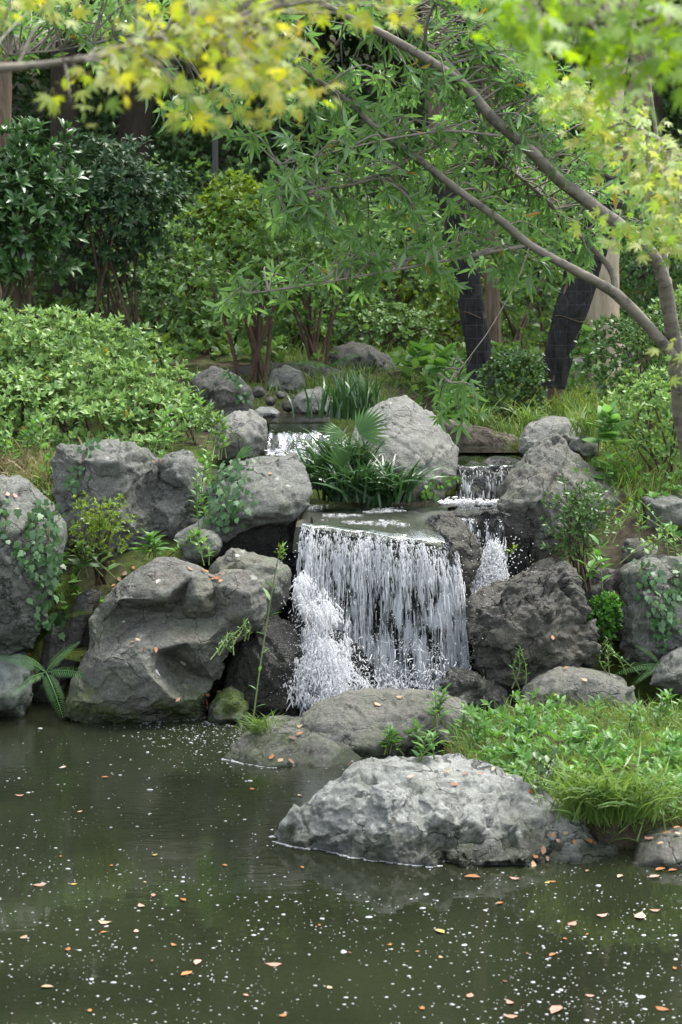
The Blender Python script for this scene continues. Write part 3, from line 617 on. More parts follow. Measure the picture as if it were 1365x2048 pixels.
# ================================================================== FALLING WATER
def white_water(name, base=(.79, .8, .82), trans=.25, rough=.18):
    m = NT(name)
    a = m.princ(base, rough, .6, IOR=1.33); b = m.n('BsdfTranslucent'); b.inputs[0].default_value = (*base, 1)
    g = m.n('BsdfTransparent'); mx = m.n('MixShader'); mx.inputs[0].default_value = .35; m.l(a, mx.inputs[1]); m.l(b.outputs[0], mx.inputs[2])
    mx2 = m.n('MixShader'); mx2.inputs[0].default_value = trans; m.l(mx.outputs[0], mx2.inputs[1]); m.l(g.outputs[0], mx2.inputs[2])
    return m.done(mx2.outputs[0])
def m_sheet(name, thr=.5, dens=.75, zs=2.2, xs=26, ztop=None, tilt=0.0):
    """thin sheet of running water: clear, glossy film with streaks of white where air is drawn in"""
    m = NT(name); geo = m.n('NewGeometry'); v = m.mapping(geo.outputs['Position'], (xs, 5, zs))
    a = m.noise(v, 1.0, 4, .62, .25); b = m.noise(m.mapping(geo.outputs['Position'], (xs*2.6, 9, zs*4.5)), 1.0, 4, .7, .4)
    c = m.noise(m.mapping(geo.outputs['Position'], (1.6, 1, .8)), 5.5, 4)
    f = m.math('ADD', m.math('MULTIPLY', a, .6), m.math('MULTIPLY', b, .4)); f = m.math('ADD', f, m.math('MULTIPLY', m.math('SUBTRACT', c, .5), .75))
    w = m.math('MULTIPLY', m.step(f, thr-.03, thr+.14), dens)
    if ztop is not None:
        sep = m.n('SeparateXYZ'); m.l(geo.outputs['Position'], sep.inputs[0])
        zz = m.math('ADD', sep.outputs[2], m.math('MULTIPLY', m.math('ADD', sep.outputs[0], .265), tilt))
        zz = m.math('ADD', zz, m.math('MULTIPLY', m.math('SUBTRACT', a, .5), .45))
        w = m.math('MULTIPLY', w, m.math('SUBTRACT', 1.0, m.step(zz, ztop-.16, ztop+.03)))
    nb = m.bump(f, .35, .02)
    film = m.n('BsdfGlossy'); film.inputs['Roughness'].default_value = .08; m.l(nb, film.inputs['Normal']); film.inputs[0].default_value = (.9, .93, .95, 1)
    fre = m.n('Fresnel'); fre.inputs[0].default_value = 1.2; m.l(nb, fre.inputs[1])
    tr = m.n('BsdfTransparent'); tr.inputs[0].default_value = (.86, .88, .86, 1)
    mf = m.n('MixShader'); m.l(m.math('MULTIPLY', fre.outputs[0], .5), mf.inputs[0]); m.l(tr.outputs[0], mf.inputs[1]); m.l(film.outputs[0], mf.inputs[2])
    wh = m.princ((.66, .7, .75), .25, .5, nb); tl = m.n('BsdfTranslucent'); tl.inputs[0].default_value = (.66, .7, .75, 1)
    mw = m.n('MixShader'); mw.inputs[0].default_value = .35; m.l(wh, mw.inputs[1]); m.l(tl.outputs[0], mw.inputs[2])
    mx = m.n('MixShader'); m.l(w, mx.inputs[0]); m.l(mf.outputs[0], mx.inputs[1]); m.l(mw.outputs[0], mx.inputs[2])
    return m.done(mx.outputs[0])
VEIL = white_water('veil_water', (.78, .79, .81), .45, .3)
WHITE, SPRAY = white_water('white_water'), white_water('spray_water', (.8, .81, .83), .15, .25)

M['slab'] = rock_mat('wet_olive_slab', (.016, .016, .009), (.034, .033, .018), (.06, .057, .032), .1, rough=.45, wet_z=.01, spots=0, green=.3, bump=.5)
class Fall:
    """water path: pool -> rounded lip -> free fall.  path(s, u): s across 0..1, u = seconds after the lip (negative: before it)"""
    def __init__(f, lipL, lipR, drop_y, vel=.45, back=.9, dxend=0.0, lipcurve=.0, zpool=None, g=9.8, wob=.05):
        f.wob = wob
        f.a, f.b = np.array(lipL), np.array(lipR); f.v, f.zb, f.back, f.dx, f.lc, f.g = vel, drop_y, back, dxend, lipcurve, g
        f.zp = zpool if zpool is not None else max(lipL[2], lipR[2])
    def path(f, s, u):
        s = np.asarray(s, float); u = np.asarray(u, float)
        lip = f.a[None]*(1-s)[:, None] + f.b[None]*s[:, None]; lip = lip - np.array([0, 1, 0])*(f.lc*4*s*(1-s))[:, None]
        un, up_ = np.minimum(u, 0), np.maximum(u, 0)
        y = lip[:, 1] - f.v*u
        D = f.back; k = np.clip(2*(f.zp-lip[:, 2])/D, .03, None); dd = np.clip(-un*f.v, 0, D)
        z = lip[:, 2] + k*dd - k*dd*dd/(2*D) - k*f.v*up_ - .5*f.g*up_**2
        y = y + f.wob*np.sin(s*17+f.a[0]*9)*np.sin(s*7.3+1)
        x = lip[:, 0] + (s-.32)*f.dx*up_*2
        return np.stack([x, y, z], -1)
    def tmax(f, s=.5):
        h = (f.a[2]*(1-s)+f.b[2]*s)-f.zb; return math.sqrt(2*f.g*h)/f.g
    def sheet(f, ns, nu, jit=.012, back=True, seed=0):
        u = np.concatenate([np.linspace(-f.back/f.v, 0, max(3, nu//3))[:-1], np.linspace(0, f.tmax(), nu)]) if back else np.linspace(-.06, f.tmax(), nu)
        S, U = np.meshgrid(np.linspace(0, 1, ns), u); p = f.path(S.ravel(), U.ravel())
        n = fbm(p*np.array([16, 6, 2.5]), 3, seed); n2 = fbm(p*np.array([5, 5, 1.2]), 2, seed+5)
        p[:, 1] -= (jit*n + 2*jit*n2)*np.clip((U.ravel()+.1)*6, .15, 1)
        p[:, 0] += jit*.8*n2
        return p, grid_tris(ns, len(u))
def spindle(sides=5):
    t = np.array([0, .18, .5, .82, 1]); r = np.array([0, .75, 1, .7, 0]); V = [[0, 0, 0]]; T = []
    for k in (1, 2, 3):
        for j in range(sides):
            a = 2*math.pi*j/sides; V.append([r[k]*math.cos(a), t[k], r[k]*math.sin(a)])
    V.append([0, 1, 0]); e = len(V)-1
    for j in range(sides):
        j2 = (j+1) % sides; T.append([0, 1+j2, 1+j]); T.append([e, 1+2*sides+j, 1+2*sides+j2])
        for k in (0, 1): a, b, c, d = 1+k*sides+j, 1+k*sides+j2, 1+(k+1)*sides+j2, 1+(k+1)*sides+j; T += [[a, b, c], [a, c, d]]
    return np.array(V, float), np.array(T)
SPIN = spindle(4)
_bm = bmesh.new(); bmesh.ops.create_icosphere(_bm, subdivisions=1, radius=1.0)
DROP = (np.array([v.co[:] for v in _bm.verts]), np.array([[v.index for v in f.verts] for f in _bm.faces])); _bm.free()
def streaks(p0, p1, w):
    """elongated drops from p0 to p1, w = half width"""
    d = p1-p0; ln = np.linalg.norm(d, axis=1); R = frames(d, np.array([.1, -1, .05])); n = len(p0)
    V, T = SPIN; L = V[None]*np.stack([w, ln, w*.7], -1)[:, None, :]
    out = np.einsum('nij,nkj->nki', R, L)+p0[:, None]
    return out.reshape(-1, 3), (T[None]+(np.arange(n)*len(V))[:, None, None]).reshape(-1, 3)
def drops(p, r, stretch=None):
    R = frames(unit_rand(len(p)), np.array([0, 0, 1.])); return inst(DROP, p, R, r)
def curtain_streaks(f, n, nfil, seed, hole=None, wmin=.0016, wmax=.006, fil_sig=.008, bias=.75, lmin=.012, lmax=.06):
    r = np.random.default_rng(seed); cs = np.sort(r.uniform(.015, .985, nfil)); wt = r.uniform(.3, 1, nfil); wt /= wt.sum()
    s = np.where(r.random(n) < bias, cs[r.choice(nfil, n, p=wt)]+r.normal(0, fil_sig, n), r.uniform(0, 1, n)); s = np.clip(s, 0, 1)
    tm = f.tmax(); u = r.beta(1.0, 1.15, n)*(tm+.05)-.1*r.random(n)**2
    g = fbm(np.stack([s*7, u/tm*3.2, 0*s], -1), 3, seed+2); ok = r.random(n) < np.clip(.62+1.6*g, .08, 1)*sstep(-.06, .2, u)
    if hole is not None:
        for (hs, hu, ws, wu) in hole: ok &= (((s-hs)/ws)**2+((u/tm-hu)/wu)**2 > 1) | (r.random(n) < .12)
    s, u = s[ok], u[ok]; n = len(s); dl = r.uniform(lmin, lmax, n)*(.35+np.clip(u, 0, 9)/tm); u1 = np.minimum(u+dl*.55, tm)
    wv = .012*np.sin(s*40+seed)*np.sin(u*9+s*25)+.006*np.sin(u*23+s*90); s = np.clip(s+wv*(.3+u/tm), 0, 1); s2 = s+r.normal(0, .004, n)
    a, b = f.path(s, u), f.path(s2, u1); off = r.normal(0, 1, (n, 3))*np.array([.006, .02, .004])*(.3+np.clip(u, 0, 9)/tm)[:, None]
    w = r.uniform(wmin, wmax, n)*(.6+.6*r.random(n))
    return streaks(a+off, b+off, w)

A, B = np.array(P(606, 1046, 13.25)), np.array(P(908, 1086, 13.0))
main = Fall(A, B, -.03, vel=.55, back=.85, dxend=.2, lipcurve=.05, zpool=1.262)
HOLES = ((.62, .86, .13, .05), (.66, .93, .12, .03), (.6, .74, .06, .05), (.3, .8, .06, .1))
wf = thing('waterfall', 'wide white curtain of water falling over the central rock face into the pond', 'waterfall', (0.33, 13, 0))
add_obj('water_sheet', *main.sheet(150, 70, .014, True, 3), m_sheet('main_fall_sheet', .44, .6, 2.6, 26, 1.12, .116), wf)
f2 = Fall(A+np.array([0, .05, 0]), B+np.array([0, .05, 0]), -.03, vel=.3, back=.2, dxend=.16, lipcurve=.04)
add_obj('water_sheet', *f2.sheet(120, 60, .03, False, 13), m_sheet('inner_fall_sheet', .5, .5, 3.6, 13, 1.06, .116), wf)
add_obj('water_strands', *curtain_streaks(main, 15000, 19, 5, HOLES, wmin=.0007, wmax=.0028, lmin=.008, lmax=.07, fil_sig=.004, bias=.45), WHITE, wf, 'stuff')
add_obj('water_veil', *curtain_streaks(main, 7500, 19, 5, HOLES, wmin=.002, wmax=.0065, lmin=.02, lmax=.13, fil_sig=.008, bias=.4), VEIL, wf, 'stuff')
rr = np.random.default_rng(11)
n = 2600; s = rr.random(n); u = -.3-rr.beta(1, 1.2, n)*1.2; p = main.path(s, u); g = fbm(p*np.array([3.2, 9, 1.]), 4, 7); p = p[g > .16]; n = len(p)
p[:, 2] += .003; add_obj('foam_and_glints', *streaks(p, p+np.stack([rr.normal(0, .02, n), rr.normal(-.012, .006, n), 0*p[:, 0]], -1), rr.uniform(.0006, .0022, n)), WHITE, wf, 'stuff')  # thin foam flakes, also the pool's light ripple lines built as white streaks
# aerated water sliding down the shelf at the left
def shelf(s, t, r):
    """s: 0 in the middle, about -1..1 at the sides; t: down the slope"""
    mid = 592+t*95+20*np.sin(t*6); half = 9+t*62
    px = mid+half*s; py = 1158+t*250-16*s*(1-t)
    return Pn(px, py, 13.0-.42*t-.03*s-r)
n = 17000; t = rr.beta(1.2, 1, n); s = np.clip(rr.normal(0, .55, n), -1.3, 1.7)
p = shelf(s, t, rr.random(n)**2*.16); g = fbm(np.stack([s*2.2, t*7, 0*t], -1), 3, 5); g2 = fbm(p*np.array([16, 10, 9.]), 3, 6)
p = p[rr.random(n) < np.clip(.55+1.6*g+1.2*g2, .02, 1)]; k = len(p)
dv = np.stack([rr.normal(.08, .35, k), -rr.uniform(.1, .6, k), -rr.uniform(.4, 1.3, k)], -1)
h = k//3
add_obj('white_cascade', *streaks(p[h:], (p+dv*rr.uniform(.006, .042, k)[:, None])[h:], rr.uniform(.0009, .0036, k-h)), SPRAY, wf, 'stuff')
add_obj('cascade_veil', *streaks(p[:h], (p+dv*rr.uniform(.02, .09, k)[:, None])[:h], rr.uniform(.003, .008, h)), VEIL, wf, 'stuff')
n = 5000; t = rr.beta(1.5, 1, n); s = rr.normal(.2, .75, n); p = shelf(s, t, .05+rr.random(n)*.2)
add_obj('mist', *drops(p, rr.uniform(.0008, .0028, n)), SPRAY, wf, 'stuff')
# the smooth slab under the lip
def slab(f, s0, s1, label, umax=.16):
    S_, U_ = np.meshgrid(np.linspace(s0, s1, 60), np.concatenate([np.linspace(-f.back/f.v, 0, 26)[:-1], np.linspace(0, umax, 14)])); q = f.path(S_.ravel(), U_.ravel())
    un = U_.ravel(); sd = np.clip((np.abs(S_.ravel()-.5)-.5)*8, 0, 1); q[:, 2] -= .022+.2*np.clip(un, 0, 1)+.12*sd*sd; q[:, 1] += np.clip(un, 0, 1)*.6
    q += np.stack([.02*fbm(q*5, 2, 8), .03*facet(q*6, 5), .018*fbm(q*7, 3, 4)-.008+.012*facet(q*9, 3)], -1)
    tag(add_obj('boulder', q, grid_tris(60, 39), M['slab'], loc=q.mean(0)), label, 'rock')
slab(main, -.04, 1.03, 'smooth wet slab of rock the water slides over at the lip of the main fall')
# spray at the foot and broken water where the curtain meets the ledges
n = 2600; px = np.concatenate([rr.uniform(600, 945, 1500), rr.normal(840, 55, 600), rr.normal(620, 18, 500)]); py = np.concatenate([1395-np.abs(rr.normal(0, 38, 1500)), rr.choice([1300, 1345, 1370], 600)+rr.normal(0, 9, 600)+(px[1500:2100]-840)*.18, rr.uniform(1190, 1400, 500)])
p = Pn(px, py, np.concatenate([12.62+rr.normal(0, .09, 1500), 12.85+rr.normal(0, .03, 600), 12.85+rr.normal(0, .06, 500)]))
dv = np.stack([rr.normal(0, .5, n), rr.normal(0, .4, n), rr.normal(.0, .7, n)], -1)
add_obj('foam', *streaks(p, p+dv*rr.uniform(.008, .045, n)[:, None], rr.uniform(.0013, .005, n)), SPRAY, wf, 'stuff')
n = 900; px = rr.uniform(560, 990, n); py = rr.uniform(1080, 1440, n); p = Pn(px, py, 12.7+rr.normal(0, .12, n))
add_obj('droplet', *drops(p, rr.uniform(.0015, .004, n)), SPRAY, wf, 'stuff')

# narrow side fall on the right of the dividing rock
A2, B2 = P(905, 1035, 13.75), P(1005, 1040, 13.75)
side = Fall(A2, B2, P(960, 1190, 13.5).z, vel=.45, back=.5, dxend=.1, zpool=1.26)
slab(side, -.15, 1.2, 'wet ledge at the lip of the narrow side fall', .1)
sf = thing('waterfall', 'narrow side fall squeezed between the dividing rock and the sloping boulder', 'waterfall', tuple(P(960, 1190, 13.4)))
add_obj('water_sheet', *side.sheet(50, 40, .012, True, 23), m_sheet('side_fall_sheet', .5, .7, 3, 34, 1.2), sf)
add_obj('water_strands', *curtain_streaks(side, 1500, 11, 6, lmin=.02, lmax=.09), WHITE, sf, 'stuff')
n = 7500; t = rr.beta(1.2, 1, n); s = rr.random(n)
lo = t > .6; tt = np.clip((t-.6)/.4, 0, 1); cxp = np.where(lo, 966-tt*34, 992-t*43); hw = np.where(lo, 46-36*tt, 12+t*58); py = np.where(lo, 1182+tt*66, 1088+t*157)+rr.normal(0, 7, n)
hw = np.where(lo, hw*1.25, hw); px = cxp+hw*np.clip(rr.normal(0, .55, n), -1.2, 1.2)
p = Pn(px, py, 13.4-.22*t-.2*tt-rr.random(n)*.07)
dv = np.stack([-rr.uniform(0, .5, n), -rr.uniform(.1, .4, n), -rr.uniform(.3, 1., n)], -1)
add_obj('white_cascade', *streaks(p, p+dv*rr.uniform(.01, .05, n)[:, None], rr.uniform(.0012, .0045, n)), SPRAY, sf, 'stuff')
n = 160; p = Pn(rr.normal(1022, 26, n), rr.normal(1130, 35, n), 13.2+rr.normal(0, .08, n))
add_obj('droplet', *drops(p, rr.uniform(.0015, .0055, n)), SPRAY, sf, 'stuff')

# upper cascades
def cascade(label, L, R, zb, n, seed, vel=.4, back=.5, zp=None, foam=None, dx=.05, g=9.8, mat=None, nf=12):
    f = Fall(L, R, zb, vel=vel, back=back, dxend=dx, zpool=zp, g=g)
    o = thing('waterfall', label, 'waterfall', (float((L[0]+R[0])/2), float(L[1]), zb))
    add_obj('water_sheet', *f.sheet(60, 40, .012, True, seed), mat, o)
    add_obj('water_strands', *curtain_streaks(f, n, nf, seed, lmin=.02, lmax=.08, bias=.6), WHITE, o, 'stuff')
    if foam:
        x0, x1, y0, y1, Y, k = foam; px = rr.uniform(x0, x1, k); py = rr.normal((y0+y1)/2, (y1-y0)/3, k); p = Pn(px, py, Y+rr.normal(0, .05, k))
        p[:, 2] = np.maximum(p[:, 2], zb)
        dv = np.stack([rr.normal(0, .8, k), rr.normal(-.4, .4, k), rr.normal(0, .3, k)], -1)
        add_obj('foam', *streaks(p, p+dv*rr.uniform(.01, .05, k)[:, None], rr.uniform(.003, .009, k)), SPRAY, o, 'stuff')
    return f
cascade('upper right cascade dropping into the pool beside the midstream boulder', P(916, 932, 14.6), P(1046, 930, 14.6), 1.25, 900, 31, back=1.2, zp=P(980, 893, 15.6).z, foam=(880, 1015, 1000, 1008, 14.2, 420), mat=m_sheet('upper_right_sheet', .5, .65, 3.5, 22, P(980, 935, 14.6).z))
cascade('upper left cascade sliding down beside the tilted pale rock', P(536, 862, 15.4), P(662, 862, 15.4), 1.3, 950, 33, vel=.9, back=1.3, zp=P(600, 838, 16.4).z, g=3.4, dx=.0, foam=(535, 610, 905, 945, 14.9, 500), mat=m_sheet('upper_left_sheet', .5, .6, 6, 14, P(600, 868, 15.4).z))

# flat pools of the stream
def pool(name, pts, z):
    V = np.array([[p[0], p[1], z] for p in pts]+[[np.mean([p[0] for p in pts]), np.mean([p[1] for p in pts]), z]]); n = len(pts)
    o = add_obj(name, V, np.array([[i, (i+1) % n, n] for i in range(n)]), STREAM); o['kind'] = 'structure'
pool('stream_water', [(-.6, 13.9), (-.3, 13.86), (.2, 13.84), (.75, 13.9), (.9, 14.06), (1.25, 14.06), (1.45, 14.7), (.9, 14.75), (.2, 14.6), (-.6, 14.5)], 1.252)
q = [PZ(x, y, P(980, 893, 15.6).z-.004) for x, y in ((880, 905), (1052, 905), (1060, 885), (880, 880))]
pool('stream_water', [(a.x, a.y) for a in q], q[0].z)
q = [PZ(x, y, P(600, 838, 16.4).z-.004) for x, y in ((515, 846), (655, 846), (668, 824), (520, 826))]
pool('stream_water', [(a.x, a.y) for a in q], q[0].z)
# ================================================================== PLANTS
LM = {}
LM['azalea'] = leaf_mat('azalea_leaf', [(.09, .175, .055), (.14, .25, .07), (.2, .33, .09), (.27, .4, .13)], .45, .3, old=.008)
LM['azalea_dark'] = leaf_mat('small_dark_leaf', [(.036, .084, .026), (.060, .120, .036), (.096, .180, .042)], .4, .25)
LM['nandina'] = leaf_mat('dark_glossy_leaf', [(.024, .055, .024), (.035, .075, .03), (.055, .105, .04)], .45, .15, .3)
LM['aucuba'] = leaf_mat('broad_glossy_leaf', [(.035, .085, .03), (.05, .115, .035), (.08, .16, .045)], .3, .18)
LM['under'] = leaf_mat('undergrowth_leaf', [(.05, .11, .03), (.08, .16, .04), (.11, .21, .05), (.15, .24, .05)], .5, .3)
LM['under_y'] = leaf_mat('yellowish_leaf', [(.077, .143, .022), (.132, .209, .028), (.187, .275, .033)], .45, .35)
LM['forest'] = leaf_mat('forest_leaf', [(.03, .075, .028), (.05, .11, .035), (.075, .15, .045)], .5, .25)
LM['forest2'] = leaf_mat('paler_forest_leaf', [(.05, .11, .035), (.08, .155, .045), (.12, .21, .055)], .5, .3)
LM['long'] = leaf_mat('long_narrow_leaf', [(.08, .17, .05), (.115, .235, .065), (.16, .3, .08), (.115, .22, .085)], .26, .42, .7, old=.008)
LM['maple_y'] = leaf_mat('yellowing_maple_leaf', [(.19, .28, .03), (.25, .32, .035), (.34, .34, .04), (.17, .28, .045), (.38, .33, .035)], .5, .5)
LM['maple_g'] = leaf_mat('green_maple_leaf', [(.11, .22, .02), (.16, .29, .025), (.22, .33, .03)], .5, .5)
LM['maple_m'] = leaf_mat('turning_maple_leaf', [(.17, .31, .045), (.23, .36, .06), (.32, .4, .09), (.38, .38, .09), (.2, .33, .06)], .5, .45)
LM['ivy'] = leaf_mat('ivy_leaf', [(.045, .105, .045), (.065, .14, .055), (.1, .19, .07)], .4, .2)
LM['grass'] = leaf_mat('grass_blade', [(.07, .14, .025), (.11, .2, .035), (.16, .26, .05), (.2, .27, .06)], .5, .35, old=.05)
LM['sedge'] = leaf_mat('sedge_blade', [(.07, .14, .03), (.12, .2, .04), (.17, .26, .06)], .45, .35)
LM['lily'] = leaf_mat('dark_strap_leaf', [(.02, .06, .02), (.035, .09, .025), (.06, .13, .035)], .33, .2, .55)
LM['palm'] = leaf_mat('palm_leaf', [(.05, .13, .03), (.08, .18, .04)], .4, .35)
LM['fern'] = leaf_mat('fern_frond', [(.08, .19, .065), (.11, .24, .08), (.14, .28, .09)], .5, .35)
LM['fern_y'] = leaf_mat('yellowing_fern_frond', [(.14, .2, .04), (.2, .24, .05)], .5, .35)
LM['weed'] = leaf_mat('weed_leaf', [(.06, .16, .035), (.095, .22, .045), (.14, .28, .055)], .45, .35)
LM['feather'] = leaf_mat('feathery_leaf', [(.05, .16, .02), (.075, .21, .025)], .5, .35)
LM['bigleaf'] = leaf_mat('big_soft_leaf', [(.11, .24, .06), (.15, .29, .08)], .5, .45)
LM['dry'] = leaf_mat('dry_grass', [(.22, .17, .09), (.3, .24, .13), (.16, .12, .06)], .7, .2)
STEM = bark_mat('twig_bark', (.045, .032, .022), (.11, .08, .055))
REDSTEM = bark_mat('reddish_stem_bark', (.05, .03, .022), (.14, .09, .065))
GSTEM = plain_mat('green_stem', (.09, .13, .04), (.16, .2, .07))

def off(V, T, o): return V, T
def split_front(pos, n):
    """indices of the n leaves that show largest (nearest the camera), and the rest"""
    d = np.linalg.norm(pos-np.array([0, 0, H]), axis=1); i = np.argsort(d); return i[:n], i[n:]
MESHES = {}
def leaf_mesh(tm, mat):
    k = (id(tm), mat.name)
    if k not in MESHES: MESHES[k] = make_mesh('leaf', *tm, mat)
    return MESHES[k]
def leaves(T_, tm, mat, pos, R, S, nind=0, name='leaf', kind='stuff', bulk='foliage'):
    S = np.broadcast_to(np.asarray(S, float), (len(pos),))
    a, b = split_front(pos, min(nind, 300))
    if len(a): inst_objs(name, leaf_mesh(tm, mat), pos[a], R[a], S[a], T_)
    if len(b): add_obj(bulk, *inst(tm, pos[b], R[b], S[b]), mat, T_, kind)
def rosettes(cen, axis, per, spread=.9, jit=.25):
    """per leaves round every tip: base positions, frames"""
    n = len(cen); c = np.repeat(cen, per, 0); ax = np.repeat(norm(axis), per, 0)
    k = np.tile(np.arange(per), n); th = k*2.4 + np.repeat(rng.uniform(0, 6.28, n), per)
    ref = np.where(np.abs(ax[:, 2:3]) < .9, np.array([[0, 0, 1.]]), np.array([[1., 0, 0]]))
    e1 = norm(np.cross(ax, ref)); e2 = np.cross(ax, e1); rad = e1*np.cos(th)[:, None]+e2*np.sin(th)[:, None]
    til = spread*(.55+.45*((k+.5)/per))[:, None] + rng.normal(0, jit, (n*per, 1))
    d = norm(ax*np.cos(til)+rad*np.sin(til)); up = ax*np.sin(til)-rad*np.cos(til)
    return c, frames(d, up+rng.normal(0, .15, up.shape))
def blob_points(n, c, half, shell=.55, lump=.25, seed=0, up=.0):
    u = unit_rand(n); u[:, 2] = np.where((u[:, 2] < 0) & (rng.random(n) < up), -u[:, 2], u[:, 2])
    r = (shell+(1-shell)*rng.random(n)**.5)*(1+lump*fbm(u*2.6+seed, 2, seed))
    return np.asarray(c)+u*r[:, None]*np.asarray(half), u
def shrub(label, name, cat, px, py, Y, w, h, n, per, tm, size, mat, d=None, nst=6, nind=0, spread=.9, shell=.5, lump=.3, seed=1, group=None, stem=STEM, stem_r=.008, lift=.5, upb=.35, upax=.6, crown=.62, stembase=.08):
    base = P(px, py, Y); T_ = thing(name, label, cat, tuple(base), group); b = np.array(base); d = d or w
    c = b+np.array([0, 0, h*(1-crown/2)]); half = np.array([w/2, d/2, h*crown/2])
    p, u = blob_points(n, c, half, shell, lump, seed, upb)
    pos, R = rosettes(p, norm(u*np.array([1, 1, .8])+np.array([0, 0, upax])+rng.normal(0, .25, u.shape)), per, spread)
    leaves(T_, tm, mat, pos, R, size*rng.uniform(.65, 1.2, len(pos)), nind)
    if nst:
        k = rng.choice(n, min(n, nst), replace=False); st = []
        for i in k:
            q = p[i]; s0 = b+np.append(rng.normal(0, stembase*w, 2), -.05)
            m_ = (s0+q)/2+rng.normal(0, .05*w, 3); m_[:2] = s0[:2]*.6+q[:2]*.4
            if nst <= 16: add_obj('stem', *tube([s0, m_, q], [stem_r*1.3, stem_r, stem_r*.4], 6, 10), stem, T_)
            else: st.append(tube([s0, m_, q], [stem_r*1.3, stem_r, stem_r*.35], 5, 9))
        if st: add_obj('stems', *merge(st), stem, T_, 'stuff')
    return T_

# ---------------- azalea hedge on the left: one long clipped mound
def hedge():
    base = P(190, 880, 16.3); T_ = thing('azalea_hedge', 'big mounded light green azalea hedge on the left bank', 'hedge', tuple(base)); b = np.array(base)
    lobes = [(-330, 756, 17.2, 1.1, 0.583), (-150, 746, 17.0, 1.0, 0.583), (-10, 741, 16.8, 0.9, 0.564), (100, 731, 16.9, 0.85, 0.517), (168, 746, 16.6, 0.66, 0.414), (226, 818, 16.1, 0.616, 0.414), (296, 848, 15.8, 0.458, 0.314), (316, 793, 16.8, 0.484, 0.298), (60, 816, 16.0, 0.75, 0.338), (-100, 826, 16.0, 0.8, 0.338), (148, 841, 15.8, 0.528, 0.232), (266, 898, 15.5, 0.317, 0.165)]
    Pp, Ax = [], []
    for k, (x, y, Y, rx, rz) in enumerate(lobes):
        n = int(520*rx*rz/.36)
        p, u = blob_points(n, P(x, y, Y), (rx, rx*.8, rz), .66, .42, k, .45); Pp.append(p); Ax.append(u)
    p, u = np.concatenate(Pp), np.concatenate(Ax)
    ok = np.ones(len(p), bool)
    for (x, y, Y, rx, rz) in lobes:                                    # nothing deep inside a neighbour
        ok &= (((p-np.array(P(x, y, Y)))/np.array([rx, rx*.8, rz]))**2).sum(1) > .36
    p, u = p[ok], u[ok]
    ax = norm(u*.8+np.array([0, -.1, .75])+rng.normal(0, .25, u.shape))
    pos, R = rosettes(p, ax, 8, 1.0); 
    vis = pos[:, 0] > -2.9
    S = .062*rng.uniform(.4, 1.45, len(pos))
    d = np.linalg.norm(pos-np.array([0, 0, H]), axis=1)
    sel = np.where(vis & (rng.random(len(pos)) < .5))[0]; sel = sel[np.argsort(d[sel])[:300]]
    inst_objs('leaf', leaf_mesh(OVAL, LM['azalea']), pos[sel], R[sel], S[sel], T_)
    rest = np.setdiff1d(np.arange(len(pos)), sel); add_obj('foliage', *inst(OVAL, pos[rest], R[rest], S[rest]), LM['azalea'], T_, 'stuff')
    st = []
    for i in rng.choice(len(p), 130, replace=False):
        q = p[i]; s0 = np.array([q[0]+rng.normal(0, .15), q[1]+.25, float(ground_z(q[0], q[1]+.25))-.05]); st.append(tube([s0, (s0+q)/2+rng.normal(0, .06, 3), q], [.014, .009, .003], 5, 8))
    add_obj('branches', *merge(st), STEM, T_, 'stuff')
hedge()

# ---------------- grass and ground cover
def tufts(name, XY, n_each, size, mat, sig=.05, z=None, kind='stuff', lean=.35, label=None):
    n = len(XY)*n_each; xy = np.repeat(XY, n_each, 0)+rng.normal(0, sig, (n, 2))
    zz = ground_z(xy[:, 0], xy[:, 1]) if z is None else np.repeat(z, n_each)
    pos = np.c_[xy, zz-.01]; parts = []
    yaw = rng.uniform(0, 6.28, n); d = np.c_[np.cos(yaw), np.sin(yaw), 0*yaw]; up = np.array([0, 0, 1.])+rng.normal(0, lean, (n, 3))*np.array([1, 1, 0])
    y = d-(d*norm(up)).sum(1, keepdims=True)*norm(up); R = frames(y, up); S = size*rng.uniform(.5, 1.25, n); g = rng.integers(0, 3, n)
    for k in range(3):
        if (g == k).any(): parts.append(inst(BLADES[k], pos[g == k], R[g == k], S[g == k], W=.045/size**.3/ S[g == k]**.0*3.2 if False else np.full((g == k).sum(), 1.0)))
    o = add_obj(name, *merge(parts), mat); tag(o, label, kind=kind); return o
def region(n, x0, x1, y0, y1, thr=-.3, sc_=2.0, seed=0):
    X = rng.uniform(x0, x1, n); Y = rng.uniform(y0, y1, n)
    k = vnoise(np.stack([X*sc_, Y*sc_, 0*X], -1), seed) > thr
    return np.stack([X[k], Y[k]], -1)
xy = region(9000, .25, 3.4, 9.5, 12.4, -.45, 2.5, 3); xy = xy[ground_z(xy[:, 0], xy[:, 1]) > .08]
ng = len(xy)
tufts('grass', xy[:int(ng*.74)], 7, .09, LM['grass'], .05, label='short mixed grass covering the spit', lean=.7)
tufts('grass', xy[int(ng*.74):int(ng*.94)], 6, .17, LM['sedge'], .05, label='longer grass standing in the spit turf', lean=.6)
tufts('dry_grass', xy[int(ng*.94):], 5, .14, LM['dry'], .05, label='dead blades in the spit turf', lean=1.2)
w_ = region(1700, .3, 3.4, 9.6, 12.5, -.25, 1.8, 33); w_ = w_[ground_z(w_[:, 0], w_[:, 1]) > .08]; hz = rng.uniform(.03, .16, len(w_))
ps = np.c_[w_, ground_z(w_[:, 0], w_[:, 1])+hz]; c_, R_ = rosettes(ps, np.array([0, 0, 1.])+rng.normal(0, .35, ps.shape), 6, 1.1)
tag(add_obj('low_weeds', *inst(t_lance(.17, .2, .04), c_, R_, .052*rng.uniform(.5, 1.6, len(c_))), LM['weed']), 'small leafy weeds growing through the spit turf', kind='stuff')
